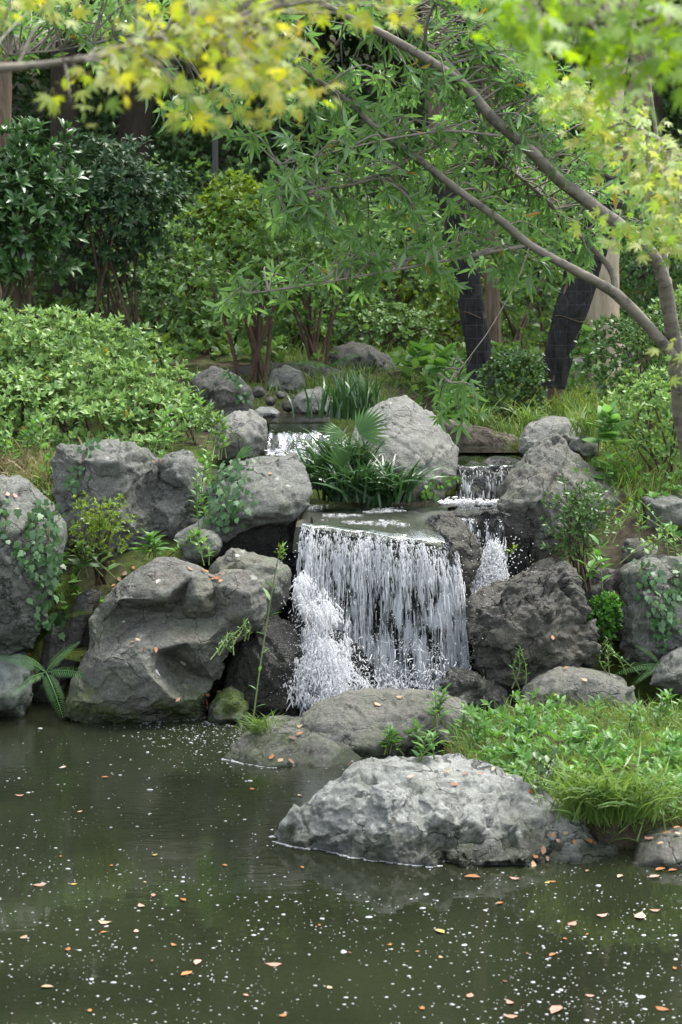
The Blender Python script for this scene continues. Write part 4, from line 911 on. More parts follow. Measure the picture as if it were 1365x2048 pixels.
xy = np.concatenate([region(1200, 1.5, 3.6, 13.9, 17.5, -.4, 1.5, 5), region(500, 1.1, 2.2, 15.2, 18, -.3, 1.5, 6)])
tufts('grass', xy, 9, .2, LM['grass'], .06, label='long grass on the right bank')
xy = region(900, -3.4, -1.75, 14.2, 16, -.5, 1.5, 8)
tufts('grass', xy, 8, .2, LM['grass'], .06, label='grass in front of the hedge')
tufts('dry_grass', region(160, -2.9, -1.75, 14.1, 15.2, -.3, 1.5, 9), 8, .26, LM['dry'], .07, lean=.9, label='dry straw among the grass')
xy = region(5200, -5, 6.5, 17.0, 27, -.1, .7, 10)
tufts('grass', xy, 7, .2, LM['sedge'], .08, label='low grass on the slope')
# low leafy ground cover on the slope
xy = region(6500, -6, 8, 17.5, 31, -.15, .8, 12); pos = np.c_[xy, ground_z(xy[:, 0], xy[:, 1])+rng.uniform(.02, .22, len(xy))]
c_, R_ = rosettes(pos, np.array([0, 0, 1.])+rng.normal(0, .3, pos.shape), 5, 1.15)
tag(add_obj('ground_cover', *inst(t_small(.32, .1), c_, R_, .11*rng.uniform(.6, 1.4, len(c_))), LM['under']), 'low leafy ground cover on the slope', kind='stuff')
xy = region(1500, -2.6, 2.9, 13.3, 15.6, .05, 1.5, 13); pos = np.c_[xy, ground_z(xy[:, 0], xy[:, 1])+rng.uniform(.02, .14, len(xy))]
pos = pos[(pos[:, 0] < -.9) | (pos[:, 0] > 1.45)]
c_, R_ = rosettes(pos, np.array([0, 0, 1.])+rng.normal(0, .3, pos.shape), 5, 1.1)
tag(add_obj('ground_cover', *inst(SMALL_B, c_, R_, .055*rng.uniform(.6, 1.4, len(c_))), LM['weed']), 'low weeds between the rocks', kind='stuff')

# ---------------- single plants
def blades_plant(label, name, px, py, Y, n, length, mat, spread=.06, wmul=1.0, arch=(0, 1, 2), lean=.3, nind=60, cat='plant', group=None, base=None, dirbias=None):
    b = np.array(base if base is not None else P(px, py, Y)); T_ = thing(name, label, cat, tuple(b), group)
    pos = b+np.c_[rng.normal(0, spread, (n, 2)), np.zeros(n)]; yaw = rng.uniform(0, 6.28, n)
    d = np.c_[np.cos(yaw), np.sin(yaw), 0*yaw]
    if dirbias is not None: d = norm(d+np.array(dirbias))
    up = norm(np.array([0, 0, 1.])+rng.normal(0, lean, (n, 3))*np.array([1, 1, 0])); R = frames(d, up)
    S = length*rng.uniform(.55, 1.15, n); g = rng.choice(arch, n); first = True
    d0 = np.argsort(np.linalg.norm(pos-np.array([0, 0, H]), axis=1)); ind = set(d0[:nind].tolist())
    for k in set(arch):
        V, T = BLADES[k]; tm = (V*np.array([wmul, 1, 1]), T); me = make_mesh('blade', *tm, mat)
        i = np.array([j for j in np.where(g == k)[0] if j in ind], int); r = np.array([j for j in np.where(g == k)[0] if j not in ind], int)
        if len(i): inst_objs('blade', me, pos[i], R[i], S[i], T_)
        if len(r): add_obj('blades', *inst(tm, pos[r], R[r], S[r]), mat, T_, 'stuff')
    return T_
LILY = ((640, 960, 14.25), (675, 985, 14.1), (715, 985, 14.05), (755, 992, 14.05), (795, 985, 14.0), (665, 930, 14.4), (720, 930, 14.35))
lt = P(720, 990, 14.1)
for k, (x, y, Y) in enumerate(LILY):
    blades_plant(('leftmost', 'front left', 'front middle, below the fan palm', 'front right', 'rightmost', 'back left', 'back right')[k]+' dark strap-leaved tuft at the foot of the midstream boulder', 'strap_leaf_plant', x, y+18, Y, 95, .46, LM['lily'], .05, 1.25, (1, 2, 2), .45, 40, group='strap-leaved tufts round the fan palm')
blades_plant('upright dark iris clump behind the midstream boulder', 'iris_plant', 698, 836, 16.2, 170, .42, LM['lily'], .14, 1.5, (0, 0, 1), .12, 80)
blades_plant('small iris tuft on the near edge of the upper left cascade', 'iris_plant', 735, 815, 16.0, 40, .36, LM['lily'], .05, 1.4, (0, 1), .2, 30)
for x, y, Y, l, n, s in ((1165, 872, 14.7, .34, 80, 'grass tuft on the flat squared rock'), (1060, 862, 15.6, .36, 70, 'grass tuft over the brown earthy bank'), (1010, 868, 15.7, .26, 45, 'thin grass tuft left on the brown earthy bank'), (1150, 690, 18.8, .35, 60, 'grass tuft before the leaning netted trunk'), (960, 850, 15.9, .3, 60, 'grass tuft at the foot of the round green shrub')):
    blades_plant(s, 'grass_tuft', x, y, Y, n, l, LM['sedge'], .05, .8, (1, 2), .35, 30, group='grass tufts by the upper pool')
for x, y, Y, l, n, s in ((1150, 1632, 9.65, .42, 130, 'left part of the long sedge hanging over the shore'), (1215, 1640, 9.6, .46, 190, 'middle sedge tuft drooping to the water'), (1270, 1630, 9.6, .42, 130, 'right sedge tuft at the shore edge')):
    blades_plant(s, 'sedge_tuft', x, y, Y, n, l, LM['sedge'], .07, .6, (2, 2, 2, 1), .45, 80, group='sedge tufts hanging over the shore', dirbias=(0, -.8, 0))
blades_plant('small drooping grass tuft on the mossy toe rock', 'grass_tuft', 520, 1462, 11.65, 120, .17, LM['sedge'], .05, 1.1, (1, 2), .5, 50, dirbias=(-.3, -.4, 0))

# fan palm seedling: fans of folded leaflets on stalks
def fan(T_, c, stalk_base, n, length, dirv, mat, open_=1.5):
    c = np.array(c); dirv = norm(np.array(dirv, float)); side = norm(np.cross(dirv, [0, -.8, .5])); nrm = np.cross(side, dirv)
    a = np.linspace(-open_, open_, n); d = np.cos(a)[:, None]*dirv+np.sin(a)[:, None]*side + .12*np.array([0, 0, -1.])*np.abs(np.sin(a))[:, None]
    tm = t_lance(.05, .16, .02); R = frames(d, np.broadcast_to(nrm, d.shape)); L = length*(1-.25*np.abs(a)/open_)
    inst_objs('leaflet', leaf_mesh(tm, mat), np.repeat(c[None], n, 0), R, L, T_)
    add_obj('stalk', *tube([stalk_base, (np.array(stalk_base)+c)/2+np.array([.01, 0, .01]), c], [.006, .005, .004], 6, 8), GSTEM, T_)
b = P(715, 975, 14.2); T_ = thing('fan_palm', 'small bright fan palm seedling rising from the strap-leaved tufts', 'palm', tuple(b))
fan(T_, P(718, 868, 14.1), b, 15, .27, (.62, -.1, .55), LM['palm'], 1.1); fan(T_, P(690, 935, 14.15), b, 11, .24, (-.25, -.1, .9), LM['palm'], .8)
PALM2 = t_lance(.05, .16, .02)
fan(T_, P(690, 868, 14.3), b, 9, .22, (-.8, -.1, .15), LM['palm'], .7)
b = P(480, 925, 14.0); T_ = thing('fan_palm', 'tiny palm seedling on the flat-topped boulder', 'palm', tuple(b)); fan(T_, P(472, 918, 13.95), b, 6, .17, (.7, -.1, .6), LM['palm'], .4)

# ferns
def frond_mesh(mat, n=25, wid=.2, droop=.55):
    parts = []; t = np.linspace(.12, .98, n)
    for sgn in (-1, 1):
        y = t; z = -droop*t*t; L = wid*np.sin(np.clip((1-t)*2.6+.25, 0, 1.57))*(1-.25*(t < .2))
        d = np.stack([sgn*np.ones(n), .38*np.ones(n), -.2-.0*t], -1); pos = np.stack([0*t, y, z], -1)
        R = frames(d, np.array([0, -.2, 1.])); parts.append(inst(t_lance(.048, .25, .01), pos, R, L))
    yy = np.linspace(0, 1, 7); parts.append(tube(np.stack([0*yy, yy, -droop*yy*yy], -1), [.012, .004], 4, 7))
    return make_mesh('frond', *merge(parts), mat)
FR = {}
def fern(label, px, py, Y, fronds, length, mat='fern'):
    b = P(px, py, Y); T_ = thing('fern', label, 'fern', tuple(b))
    if mat not in FR: FR[mat] = frond_mesh(LM[mat])
    for (dx, dy, dz, s) in fronds:
        R = frames(np.array([[dx, dy, dz]], float), np.array([[0, -.5, 1.]])); inst_objs('frond', FR[mat], np.array([b]), R, length*s*.95, T_)
fern('bright green fern arching over the pale greenish rock', 92, 1345, 12.55, [(-.75, -.3, .75, 1), (.9, -.35, .35, 1.05), (-.2, -.5, .8, .7), (.3, -.7, -.15, 1.0), (-.4, -.6, .1, .9), (.5, .1, .9, .8)], .36)
fern('yellowing fern against the left flank of the faceted boulder', 118, 1312, 12.7, [(.9, -.2, .45, 1), (.7, -.4, .25, .7)], .34, 'fern_y')
fern('half-withered fern frond in the dark gap left of the faceted boulder', 130, 1235, 12.9, [(.75, -.3, .55, 1)], .24, 'fern_y')
fern('fern under the ivy rock at the right edge', 1320, 1330, 12.6, [(-.9, -.3, .25, 1), (-.6, -.5, .0, .8), (-.3, -.3, .7, .7), (.4, -.5, .3, .7)], .3, 'fern')
fern('fern behind the dark slate rock', 660, 735, 18.9, [(-.8, -.3, .5, 1), (.5, -.4, .6, 1), (-.2, -.6, .3, .9)], .4)

# ivy: leaves lie on the rock they climb
def ivy(label, path, spread, n, size=.05, mat='ivy', strands=3, nind=150, ly=0.06):
    """path: list of photo points the strand follows; each leaf is dropped onto the surface behind it"""
    pp = spline([(x, y, 0) for x, y in path], 40); pos, nr, vines = [], [], []
    for s in range(strands):
        offx = rng.normal(0, spread*.7); q = []
        for k in range(0, 40, 2):
            h_, n_ = hit(pp[k, 0]+offx+rng.normal(0, 3), pp[k, 1]); q.append(np.array(h_+n_*.012))
        q = [q[0]]+[b_ for a_, b_ in zip(q, q[1:]) if np.linalg.norm(b_-a_) < .25]
        if len(q) > 3: vines.append(tube(q, [.004, .003], 5, len(q)*2))
    for _ in range(n):
        k = rng.integers(0, 40); h_, n_ = hit(pp[k, 0]+rng.normal(0, spread), pp[k, 1]+rng.normal(0, 6))
        pos.append(np.array(h_+n_*rng.uniform(.01, ly))); nr.append(np.array(n_))
    pos, nr = np.array(pos), np.array(nr)
    med = np.median(pos[:, 1]); ok = np.abs(pos[:, 1]-med) < .8; pos, nr = pos[ok], nr[ok]
    T_ = thing('ivy', label, 'ivy', tuple(pos[np.argmin(pos[:, 2])]))
    d = np.array([0, 0, -1.])+rng.normal(0, .45, pos.shape); R = frames(d, nr+np.array([0, -.35, .35])+rng.normal(0, .3, nr.shape))
    leaves(T_, IVY, LM[mat], pos, R, size*rng.uniform(.55, 1.25, len(pos)), nind)
    if vines: add_obj('vine', *merge(vines), STEM, T_)
ivy('thick ivy curtain down the right side of the tall left boulder', [(90, 1010), (85, 1060), (80, 1110), (95, 1160), (105, 1210), (110, 1260)], 20, 330, .055, nind=230)
ivy('thin ivy strand at the far left of the tall left boulder', [(2, 1015), (8, 1050), (20, 1085), (35, 1105), (60, 1125)], 5, 45, .05, nind=45, strands=1)
ivy('ivy spilling over the left side of the flat-topped boulder', [(470, 925), (455, 955), (450, 985), (455, 1015), (440, 1040)], 24, 260, .05, nind=200, strands=2)
ivy('sparse ivy strand on the broad dark boulder', [(182, 885), (172, 915), (165, 945), (150, 965), (140, 985)], 8, 45, .05, nind=45, strands=1)
ivy('left of the two ivy strands on the square right rock', [(1290, 1130), (1305, 1160), (1300, 1190), (1318, 1220), (1320, 1250), (1325, 1290)], 11, 110, .048, nind=110, strands=1)
ivy('right of the two ivy strands on the square right rock', [(1362, 1135), (1355, 1165), (1350, 1195), (1340, 1225), (1345, 1260)], 10, 80, .048, nind=80, strands=1)
ivy('trailing ivy over the dark slate rock', [(445, 735), (468, 755), (480, 780), (486, 805)], 8, 70, .045, nind=40, strands=1)
ivy('ivy clinging under the midstream boulder by the upper right cascade', [(850, 985), (880, 965), (905, 950)], 10, 60, .035, 'weed', nind=40, strands=1)

# broad-leaved weeds: a stem with paired leaves
def herb(label, px, py, Y, h, n, size, mat='weed', tm=OVAL, name='weed_plant', cat='weed', lean=(0, 0), group=None, base=None, stems=1, droop=.9, sp=.05):
    b = np.array(base if base is not None else P(px, py, Y)); T_ = thing(name, label, cat, tuple(b), group); me = leaf_mesh(tm, LM[mat])
    for s in range(stems):
        top = b+np.array([lean[0]+rng.normal(0, .12)*h, lean[1]+rng.normal(0, .12)*h, h*rng.uniform(.75, 1.05)]); s0 = b+np.append(rng.normal(0, sp if stems > 1 else .0, 2), -.02)
        pts = [s0, (s0+top)/2+np.array([rng.normal(0, .02), 0, 0]), top]
        add_obj('stem', *tube(pts, [.005, .004, .002], 5, 8), GSTEM, T_)
        t = np.linspace(.25, 1, n); q = np.stack([np.interp(t, [0, .5, 1], [pts[j][c] for j in range(3)]) for c in range(3)], -1)
        th = np.arange(n)*2.4+rng.uniform(0, 6); ti = droop*(1-.55*t)+rng.normal(0, .12, n)
        d = np.stack([np.cos(th)*np.sin(ti+.35), np.sin(th)*np.sin(ti+.35), np.cos(ti+.35)], -1); R = frames(d, np.array([0, 0, 1.])+rng.normal(0, .2, d.shape))
        inst_objs('leaf', me, q, R, size*(1.05-.45*t)*rng.uniform(.8, 1.2, n), T_)
W = 'broad-leaved weeds on the grassy spit'
wl = [(885, 1440, 'weed beside the low olive rock, left end of the grass', .2), (930, 1470, 'weed between the olive rock and the pale rock', .2), (990, 1440, 'bright weed at the back of the grass by the dark layered rock', .2), (830, 1490, 'short weed growing over the pale rock top', .14), (1060, 1480, 'weed in the middle of the spit', .22), (1040, 1530, 'weed behind the crest of the pale rock', .18), (1120, 1450, 'weed in front of the sloping slab', .2), (1200, 1450, 'weed right of the sloping slab', .2), (1270, 1480, 'weed towards the right edge of the spit', .22), (1330, 1450, 'weed at the right edge of the spit, farther back', .22), (1340, 1540, 'weed at the right edge of the spit, nearer', .2), (860, 1520, 'low weed tucked against the pale rock', .15), (960, 1500, 'leafy weed left of the spit centre', .2), (1160, 1500, 'leafy weed right of the spit centre', .2), (780, 1500, 'small weed at the tip of the grass', .13), (1290, 1600, 'weed just above the right sedge tuft', .2), (1230, 1530, 'weed above the middle sedge tuft', .2)]
for x, y, l, h in wl:
    loc, _ = hit(x, y); herb(l, x, y, 0, h*.95, 9, .1, base=loc, group=W, tm=LANCE_B, stems=rng.integers(2, 5))
herb('dark broad-leaved bush leaning over the right end of the pale rock', 1110, 1610, 9.95, .34, 9, .1, 'azalea_dark', OVAL, 'leafy_bush', 'bush', (-.1, -.1), stems=7, sp=.1)
herb('broad-leaved bush above the hanging sedge', 1210, 1580, 9.95, .36, 9, .1, 'weed', OVAL, 'leafy_bush', 'bush', (0, -.1), stems=8, sp=.12)
herb('leafy weeds along the shore at the right edge', 1320, 1650, 9.7, .3, 8, .08, 'weed', OVAL, 'leafy_bush', 'bush', (0, 0), stems=9, sp=.16)
# tall flowering weed in front of the boulder
b = P(503, 1470, 11.7); T_ = thing('tall_weed', 'single tall thin weed with a pale seed head rising from the toe rock', 'weed', tuple(b))
tp = [P(503, 1470, 11.7), P(520, 1340, 11.75), P(540, 1210, 11.8), P(556, 1120, 11.8), P(562, 1095, 11.8)]
add_obj('stem', *tube(tp, [.006, .005, .004, .003], 6, 24), GSTEM, T_)
q = spline(np.array([list(p) for p in tp]), 30)[3:27:2]; th = np.arange(len(q))*2.4
inst_objs('leaf', leaf_mesh(LANCE, LM['weed']), q, frames(np.stack([np.cos(th), np.sin(th)*.5, .5+0*th], -1), np.array([0, 0, 1.])), .11*rng.uniform(.5, 1.2, len(q)), T_)
q = np.array(P(561, 1105, 11.8))+rng.normal(0, 1, (70, 3))*np.array([.012, .012, .035]); add_obj('seed_head', *inst(TINY, q, frames(unit_rand(70)+np.array([0, 0, .7]), unit_rand(70)), .022), LM['under_y'], T_)
herb('upright bushy weed between the broad dark boulder and the ivy', 408, 1065, 13.4, .62, 30, .085, 'weed', LANCE_B, 'upright_weed', 'weed', (0.02, 0), stems=2, sp=.03)
herb('low leafy weed on top of the small wedged rock', 395, 1120, 13.15, .2, 10, .09, 'weed', LANCE_B, stems=7, sp=.12)
herb('rosette of broad bright leaves above the faceted boulder', 302, 1112, 13.3, .14, 9, .15, 'weed', LANCE_B, 'leaf_rosette', 'plant', stems=4, sp=.05, droop=1.1)
herb('dark broad leaves beside the ivy curtain', 165, 1150, 13.0, .2, 8, .15, 'azalea_dark', LANCE_B, 'leafy_weed', 'weed', stems=5, sp=.1)
herb('bamboo-like weed with pale leaves left of the faceted boulder', 195, 1125, 13.1, .2, 7, .13, 'under_y', LANCE, 'bamboo_grass', 'plant', stems=2)
herb('sprig growing from a crack low on the faceted boulder', 435, 1300, 12.4, .12, 9, .035, 'weed', OVAL, 'crevice_weed', 'weed', (.1, 0), stems=6, sp=.09)
herb('mossy sprig between the faceted boulder and the wet black rock', 480, 1275, 12.5, .13, 9, .035, 'weed', OVAL, 'crevice_weed', 'weed', (.05, 0), stems=5, sp=.07)
herb('little weed growing out of the foot of the rough dark boulder', 1035, 1372, 12.3, .26, 12, .05, 'weed', LANCE_B, 'crevice_weed', 'weed', stems=3, sp=.06)
herb('weed at the foot of the ivy rock', 1215, 1345, 12.5, .22, 11, .05, 'weed', LANCE_B, 'crevice_weed', 'weed', stems=6, sp=.1)
herb('tall weed with big drooping leaves by the square ivy rock', 1195, 1180, 12.9, .3, 7, .18, 'weed', LANCE_B, 'broad_leaf_weed', 'weed', (0, -.05), stems=2, sp=.08)
herb('small sprig on the side of the sloping boulder beside the side fall', 1040, 1110, 13.6, .08, 6, .06, 'under_y', OVAL, 'crevice_weed', 'weed', (-.04, -.05), stems=2)
herb('plant with four big pale heart leaves on the right bank', 1215, 900, 14.4, .34, 8, .2, 'bigleaf', HEART, 'big_leaf_plant', 'plant', (0, -.05), stems=3, sp=.06, droop=1.2)
herb('low plant with big heart leaves below it in the grass', 1215, 960, 14.2, .16, 5, .14, 'bigleaf', HEART, 'big_leaf_plant', 'plant', stems=2, sp=.06, droop=1.2)
for x, y, Y, s in ((1165, 720, 18.5, 'big-leaved ground plants left of the grey rock behind the netted trunk'), (1215, 700, 19, 'big-leaved ground plants around the grey rock behind the netted trunk'), (890, 765, 18.0, 'butterbur leaves by the foot of the upright netted trunk'), (840, 750, 18.6, 'butterbur leaves on the moss behind the midstream boulder'), (590, 640, 20, 'big-leaved weed behind the multi-stemmed shrub')):
    herb(s, x, y, Y, .3, 5, .24, 'weed', HEART, 'big_leaf_plant', 'plant', stems=5, sp=.2, droop=1.3)
herb('weeds in the gap at the right bank below the grey block', 1270, 1075, 13.6, .25, 9, .07, 'weed', OVAL, stems=7, sp=.16)
herb('weeds below the right grey block above the ivy rock', 1330, 1118, 13.2, .25, 9, .07, 'weed', OVAL, stems=8, sp=.18)
for x, y, Y, s in ((20, 930, 14.9, 'nettle-like weed in the straw at the left edge'), (70, 905, 15.0, 'nettle-like weed beside the broad dark boulder'), (420, 880, 14.7, 'bamboo grass tuft between hedge and tilted pale rock'), (440, 910, 14.4, 'pale bamboo grass above the ivy on the flat-topped boulder'), (390, 860, 14.8, 'leafy weed under the right end of the hedge'), (330, 900, 14.4, 'leafy sprig hanging from the hedge over the crease of the broad boulder')):
    herb(s, x, y, Y, .3, 10, .11, 'weed' if x < 400 else 'under', LANCE_B if x != 420 else LANCE, stems=6, sp=.12, name='bank_weed')
# feathery sapling on the right
shrub('feathery bright green sapling between the rough boulder and the ivy rock', 'feathery_sapling', 'sapling', 1208, 1345, 12.85, .24, .55, 420, 7, TINY, .032, LM['feather'], nst=5, seed=4, crown=.62, shell=.1, upax=1.0, nind=0, stem_r=.01, stembase=.02)
# small thin azaleas
shrub('sparse twiggy azalea with small yellow-green leaves left of the faceted boulder', 'young_azalea', 'azalea', 200, 1155, 13.2, .46, .6, 300, 5, SMALL, .034, LM['under_y'], nst=16, seed=6, crown=.82, shell=.03, lump=.6, nind=150, stem_r=.007)
shrub('sparse twiggy azalea before the sloping boulder on the right', 'young_azalea', 'azalea', 1160, 1165, 13.25, .5, .78, 330, 5, SMALL, .046, LM['azalea_dark'], nst=16, seed=8, crown=.9, shell=.03, lump=.6, nind=200, stem_r=.007)
# right hand azaleas and bushes
shrub('rounded azalea bush under the leaning tree, nearest the right edge', 'azalea_bush', 'azalea', 1330, 960, 14.6, .95, .85, 420, 8, OVAL, .055, LM['azalea'], nst=10, seed=9, crown=.85, nind=200)
shrub('azalea bush behind it, around the leaning tree trunk', 'azalea_bush', 'azalea', 1290, 850, 15.8, 1.15, .95, 480, 8, OVAL, .055, LM['azalea_dark'], nst=8, seed=10, crown=.85, nind=120)
shrub('azalea bush at the back right beyond the trunk', 'azalea_bush', 'azalea', 1400, 800, 16.2, 1.1, .95, 400, 8, OVAL, .055, LM['azalea'], nst=8, seed=11, crown=.85)
shrub('fine-leaved round green shrub between the two netted trunks', 'round_shrub', 'shrub', 1030, 855, 16.6, .62, .72, 460, 7, SMALL_B, .045, LM['azalea_dark'], nst=10, seed=12, crown=.9, shell=.3, nind=100)
shrub('fine-leaved shrub in front of the upright netted trunk', 'round_shrub', 'shrub', 935, 850, 16.9, .6, .3, 240, 7, SMALL_B, .045, LM['weed'], nst=6, seed=13, crown=.9, shell=.3)
# ---- dark shrubs of the middle distance
shrub('dark glossy nandina bush behind the hedge', 'nandina_bush', 'bush', 235, 640, 19.0, 1.35, 1.75, 800, 8, LANCE_B, .085, LM['nandina'], d=1.1, nst=12, seed=14, crown=.78, shell=.25, lump=.5, nind=150, stem_r=.014, upax=.3, spread=1.1)
shrub('glossy broad-leaved bush at the left edge', 'broad_leaved_bush', 'bush', 30, 650, 18.4, 1.2, 1.8, 560, 7, LANCE_B, .13, LM['aucuba'], nst=9, seed=15, crown=.8, shell=.25, lump=.45, nind=150, stem_r=.014)
shrub('bright yellow-green shrub in the middle distance', 'light_shrub', 'shrub', 475, 590, 19.6, .95, 1.2, 520, 7, SMALL_B, .07, LM['under_y'], nst=9, seed=16, crown=.8, shell=.25, lump=.4, nind=100, stem_r=.01)
def multistem(label, px, py, Y, tops, r, seed):
    b = P(px, py, Y); T_ = thing('multi_stemmed_shrub', label, 'shrub', tuple(b)); c = []
    for (x, y) in tops:
        e = np.array(P(x, y, Y+rng.normal(0, .35))); s0 = np.array(b)+np.append(rng.normal(0, .06, 2), -.05); m_ = s0*.55+e*.45+np.array([0, 0, .1])
        add_obj('stem', *tube([s0, m_, e], [r*1.2, r, r*.5], 6, 12, wob=.15), REDSTEM, T_); c.append(e)
    c = np.array(c); n = 420; p = c[rng.integers(0, len(c), n)]+rng.normal(0, 1, (n, 3))*np.array([.32, .35, .26])
    pos, R = rosettes(p, np.array([0, -.1, .7])+rng.normal(0, .5, p.shape), 7, 1.05); leaves(T_, SMALL_B, LM['under'], pos, R, .075*rng.uniform(.6, 1.2, len(pos)), 0)
multistem('multi-stemmed shrub with dark reddish stems above the low grey rock', 515, 770, 18.6, [(420, 560), (455, 540), (490, 520), (505, 500), (530, 530), (560, 500), (580, 540), (470, 580), (545, 470)], .022, 1)
multistem('multi-stemmed shrub with many thin stems left of the blackish mound', 625, 750, 19.2, [(560, 560), (585, 520), (600, 500), (620, 480), (640, 510), (655, 540), (680, 520), (610, 560), (700, 560), (570, 590)], .016, 2)
multistem('multi-stemmed shrub farther back behind the hedge', 385, 650, 21.5, [(340, 500), (360, 480), (385, 470), (400, 490), (420, 510), (370, 540)], .018, 3)
# ================================================================== TREES
BARK_GREY = bark_mat('smooth_grey_bark', (.12, .105, .085), (.24, .215, .175), (2, 2, 6), .25, .75, (.09, .085, .07))
BARK_DARK = bark_mat('dark_bark', (.02, .016, .012), (.055, .043, .032))
BARK_BROWN = bark_mat('ridged_brown_bark', (.05, .036, .025), (.2, .15, .11), (7, 7, .9), .9)
BARK_PALE = bark_mat('pale_bark', (.26, .21, .15), (.42, .35, .26), (4, 4, .8), .6)
def m_net():
    m = NT('black_netting'); tc = m.n('TexCoord'); v = tc.outputs['Object']; sep = m.n('SeparateXYZ'); m.l(v, sep.inputs[0])
    g = m.math('ADD', m.step(m.math('SINE', m.math('MULTIPLY', sep.outputs[2], 52.0)), .985, 1.0), m.step(m.math('SINE', m.math('MULTIPLY', m.math('ADD', sep.outputs[0], m.math('MULTIPLY', sep.outputs[1], .6)), 75.0)), .985, 1.0), True)
    w = m.noise(m.mapping(v, (7, 7, 3), (.2, .5, 0)), 1.4, 4, .6, .8)
    col = m.mix(m.math('MULTIPLY', g, .5), m.ramp(w, [(.3, (.009, .009, .009)), (.7, (.032, .032, .033))]), (.07, .071, .072))
    return m.done(m.princ(col, .85, .12, m.bump(w, .8, .05)))
NET = m_net()

# ---------------- the leaning tree at the right with long narrow leaves
T1 = thing('leaning_tree', 'slender grey-barked tree at the right edge, limbs leaning left, long narrow leaves', 'tree', tuple(P(1400, 1000, 12.6)))
def limb(name, pts, parent, mat, w0, w1=None, sides=10, wob=.12):
    q = [P(x, y, Y) for x, y, Y, w in pts]; r = [w/F*Y*.5*(.7 if parent.name.startswith('leaning') else 1) for x, y, Y, w in pts]
    add_obj(name, *tube(q, r, sides, 6*len(q), wob=wob, seed=len(pts)), mat, parent); return np.array([list(a) for a in q])
BR = []
BR.append(limb('trunk', [(1405, 1010, 12.7, 56), (1368, 860, 12.5, 50), (1357, 760, 12.3, 46), (1350, 690, 12.2, 44), (1338, 620, 12.1, 42), (1330, 560, 12.0, 40)], T1, BARK_GREY, 0))
BR.append(limb('limb', [(1332, 570, 12.0, 38), (1312, 520, 11.95, 38), (1270, 475, 11.85, 38), (1205, 425, 11.7, 38), (1120, 360, 11.5, 36), (1060, 300, 11.35, 34), (985, 235, 11.2, 32), (930, 172, 11.1, 28), (860, 122, 11.0, 25), (770, 70, 10.9, 22), (680, 25, 10.8, 18), (560, -40, 10.7, 14)], T1, BARK_GREY, 0))
BR.append(limb('limb', [(1350, 715, 12.2, 36), (1310, 668, 12.1, 33), (1240, 595, 11.95, 33), (1190, 562, 11.8, 28), (1130, 530, 11.7, 26), (1060, 490, 11.6, 24), (1000, 440, 11.5, 23), (920, 383, 11.4, 21), (830, 312, 11.3, 19), (760, 262, 11.2, 17), (680, 190, 11.1, 14), (600, 135, 11.0, 11), (520, 80, 10.9, 8)], T1, BARK_GREY, 0))
BR.append(limb('limb', [(1232, 590, 11.95, 22), (1222, 540, 12.0, 18), (1175, 485, 12.0, 16), (1118, 425, 12.0, 14), (1053, 365, 11.95, 10), (990, 320, 11.9, 7)], T1, BARK_GREY, 0))
BR.append(limb('limb', [(958, 205, 11.15, 20), (885, 115, 11.2, 18), (808, 55, 11.3, 14), (750, 10, 11.3, 10), (700, -40, 11.3, 8)], T1, BARK_GREY, 0))
BR.append(limb('limb', [(870, 110, 11.2, 14), (853, 90, 11.1, 12), (856, 40, 11.0, 9), (890, -30, 10.9, 7)], T1, BARK_GREY, 0))
BR.append(limb('limb', [(1332, 575, 12.0, 24), (1326, 450, 12.1, 18), (1322, 350, 12.2, 14), (1305, 210, 12.3, 10), (1280, 60, 12.3, 7)], T1, BARK_GREY, 0))
BR.append(limb('limb', [(1000, 272, 11.2, 9), (900, 262, 11.1, 7), (790, 276, 11.0, 6), (683, 300, 10.9, 5), (560, 330, 10.8, 4)], T1, BARK_GREY, 0))
BR.append(limb('limb', [(1060, 490, 11.6, 12), (900, 520, 11.4, 9), (760, 545, 11.2, 7), (620, 570, 11.1, 6), (480, 590, 11.0, 4)], T1, BARK_GREY, 0))
BR.append(limb('limb', [(830, 312, 11.3, 10), (740, 360, 11.2, 8), (640, 380, 11.1, 6), (560, 410, 11.0, 4)], T1, BARK_GREY, 0))
BR.append(limb('limb', [(1060, 490, 11.6, 5), (1035, 560, 11.45, 4), (985, 650, 11.3, 3), (950, 700, 11.2, 3), (900, 765, 11.1, 2)], T1, BARK_GREY, 0, sides=6))
BR.append(limb('limb', [(680, 25, 10.8, 12), (480, 30, 10.6, 10), (300, 60, 10.5, 8), (150, 95, 10.4, 6), (20, 110, 10.4, 5)], T1, BARK_GREY, 0))
CAN = [([(560, -60), (1020, -60), (1080, 60), (1180, 180), (1250, 300), (1300, 430), (1240, 520), (1120, 480), (1000, 440), (860, 420), (720, 420), (600, 330), (560, 180)], 350, .92),
       ([(900, 430), (1240, 500), (1160, 560), (1000, 590), (860, 580), (700, 590), (560, 600), (420, 640), (390, 610), (500, 560), (640, 520), (760, 470)], 85, .85),
       ([(560, 330), (720, 420), (860, 420), (760, 480), (620, 470), (520, 430)], 45, .85),
       ([(-40, -60), (560, -60), (540, 20), (330, 60), (230, 120), (60, 130), (-40, 110)], 75, .85),
       ([(500, 180), (560, 180), (600, 330), (500, 300), (320, 240), (330, 200)], 22, .7),
       ([(830, 790), (900, 745), (965, 790), (960, 850), (860, 860)], 9, .8)]
allb = np.concatenate([spline(b, 30) for b in BR[1:]])
cl, base_ = [], []
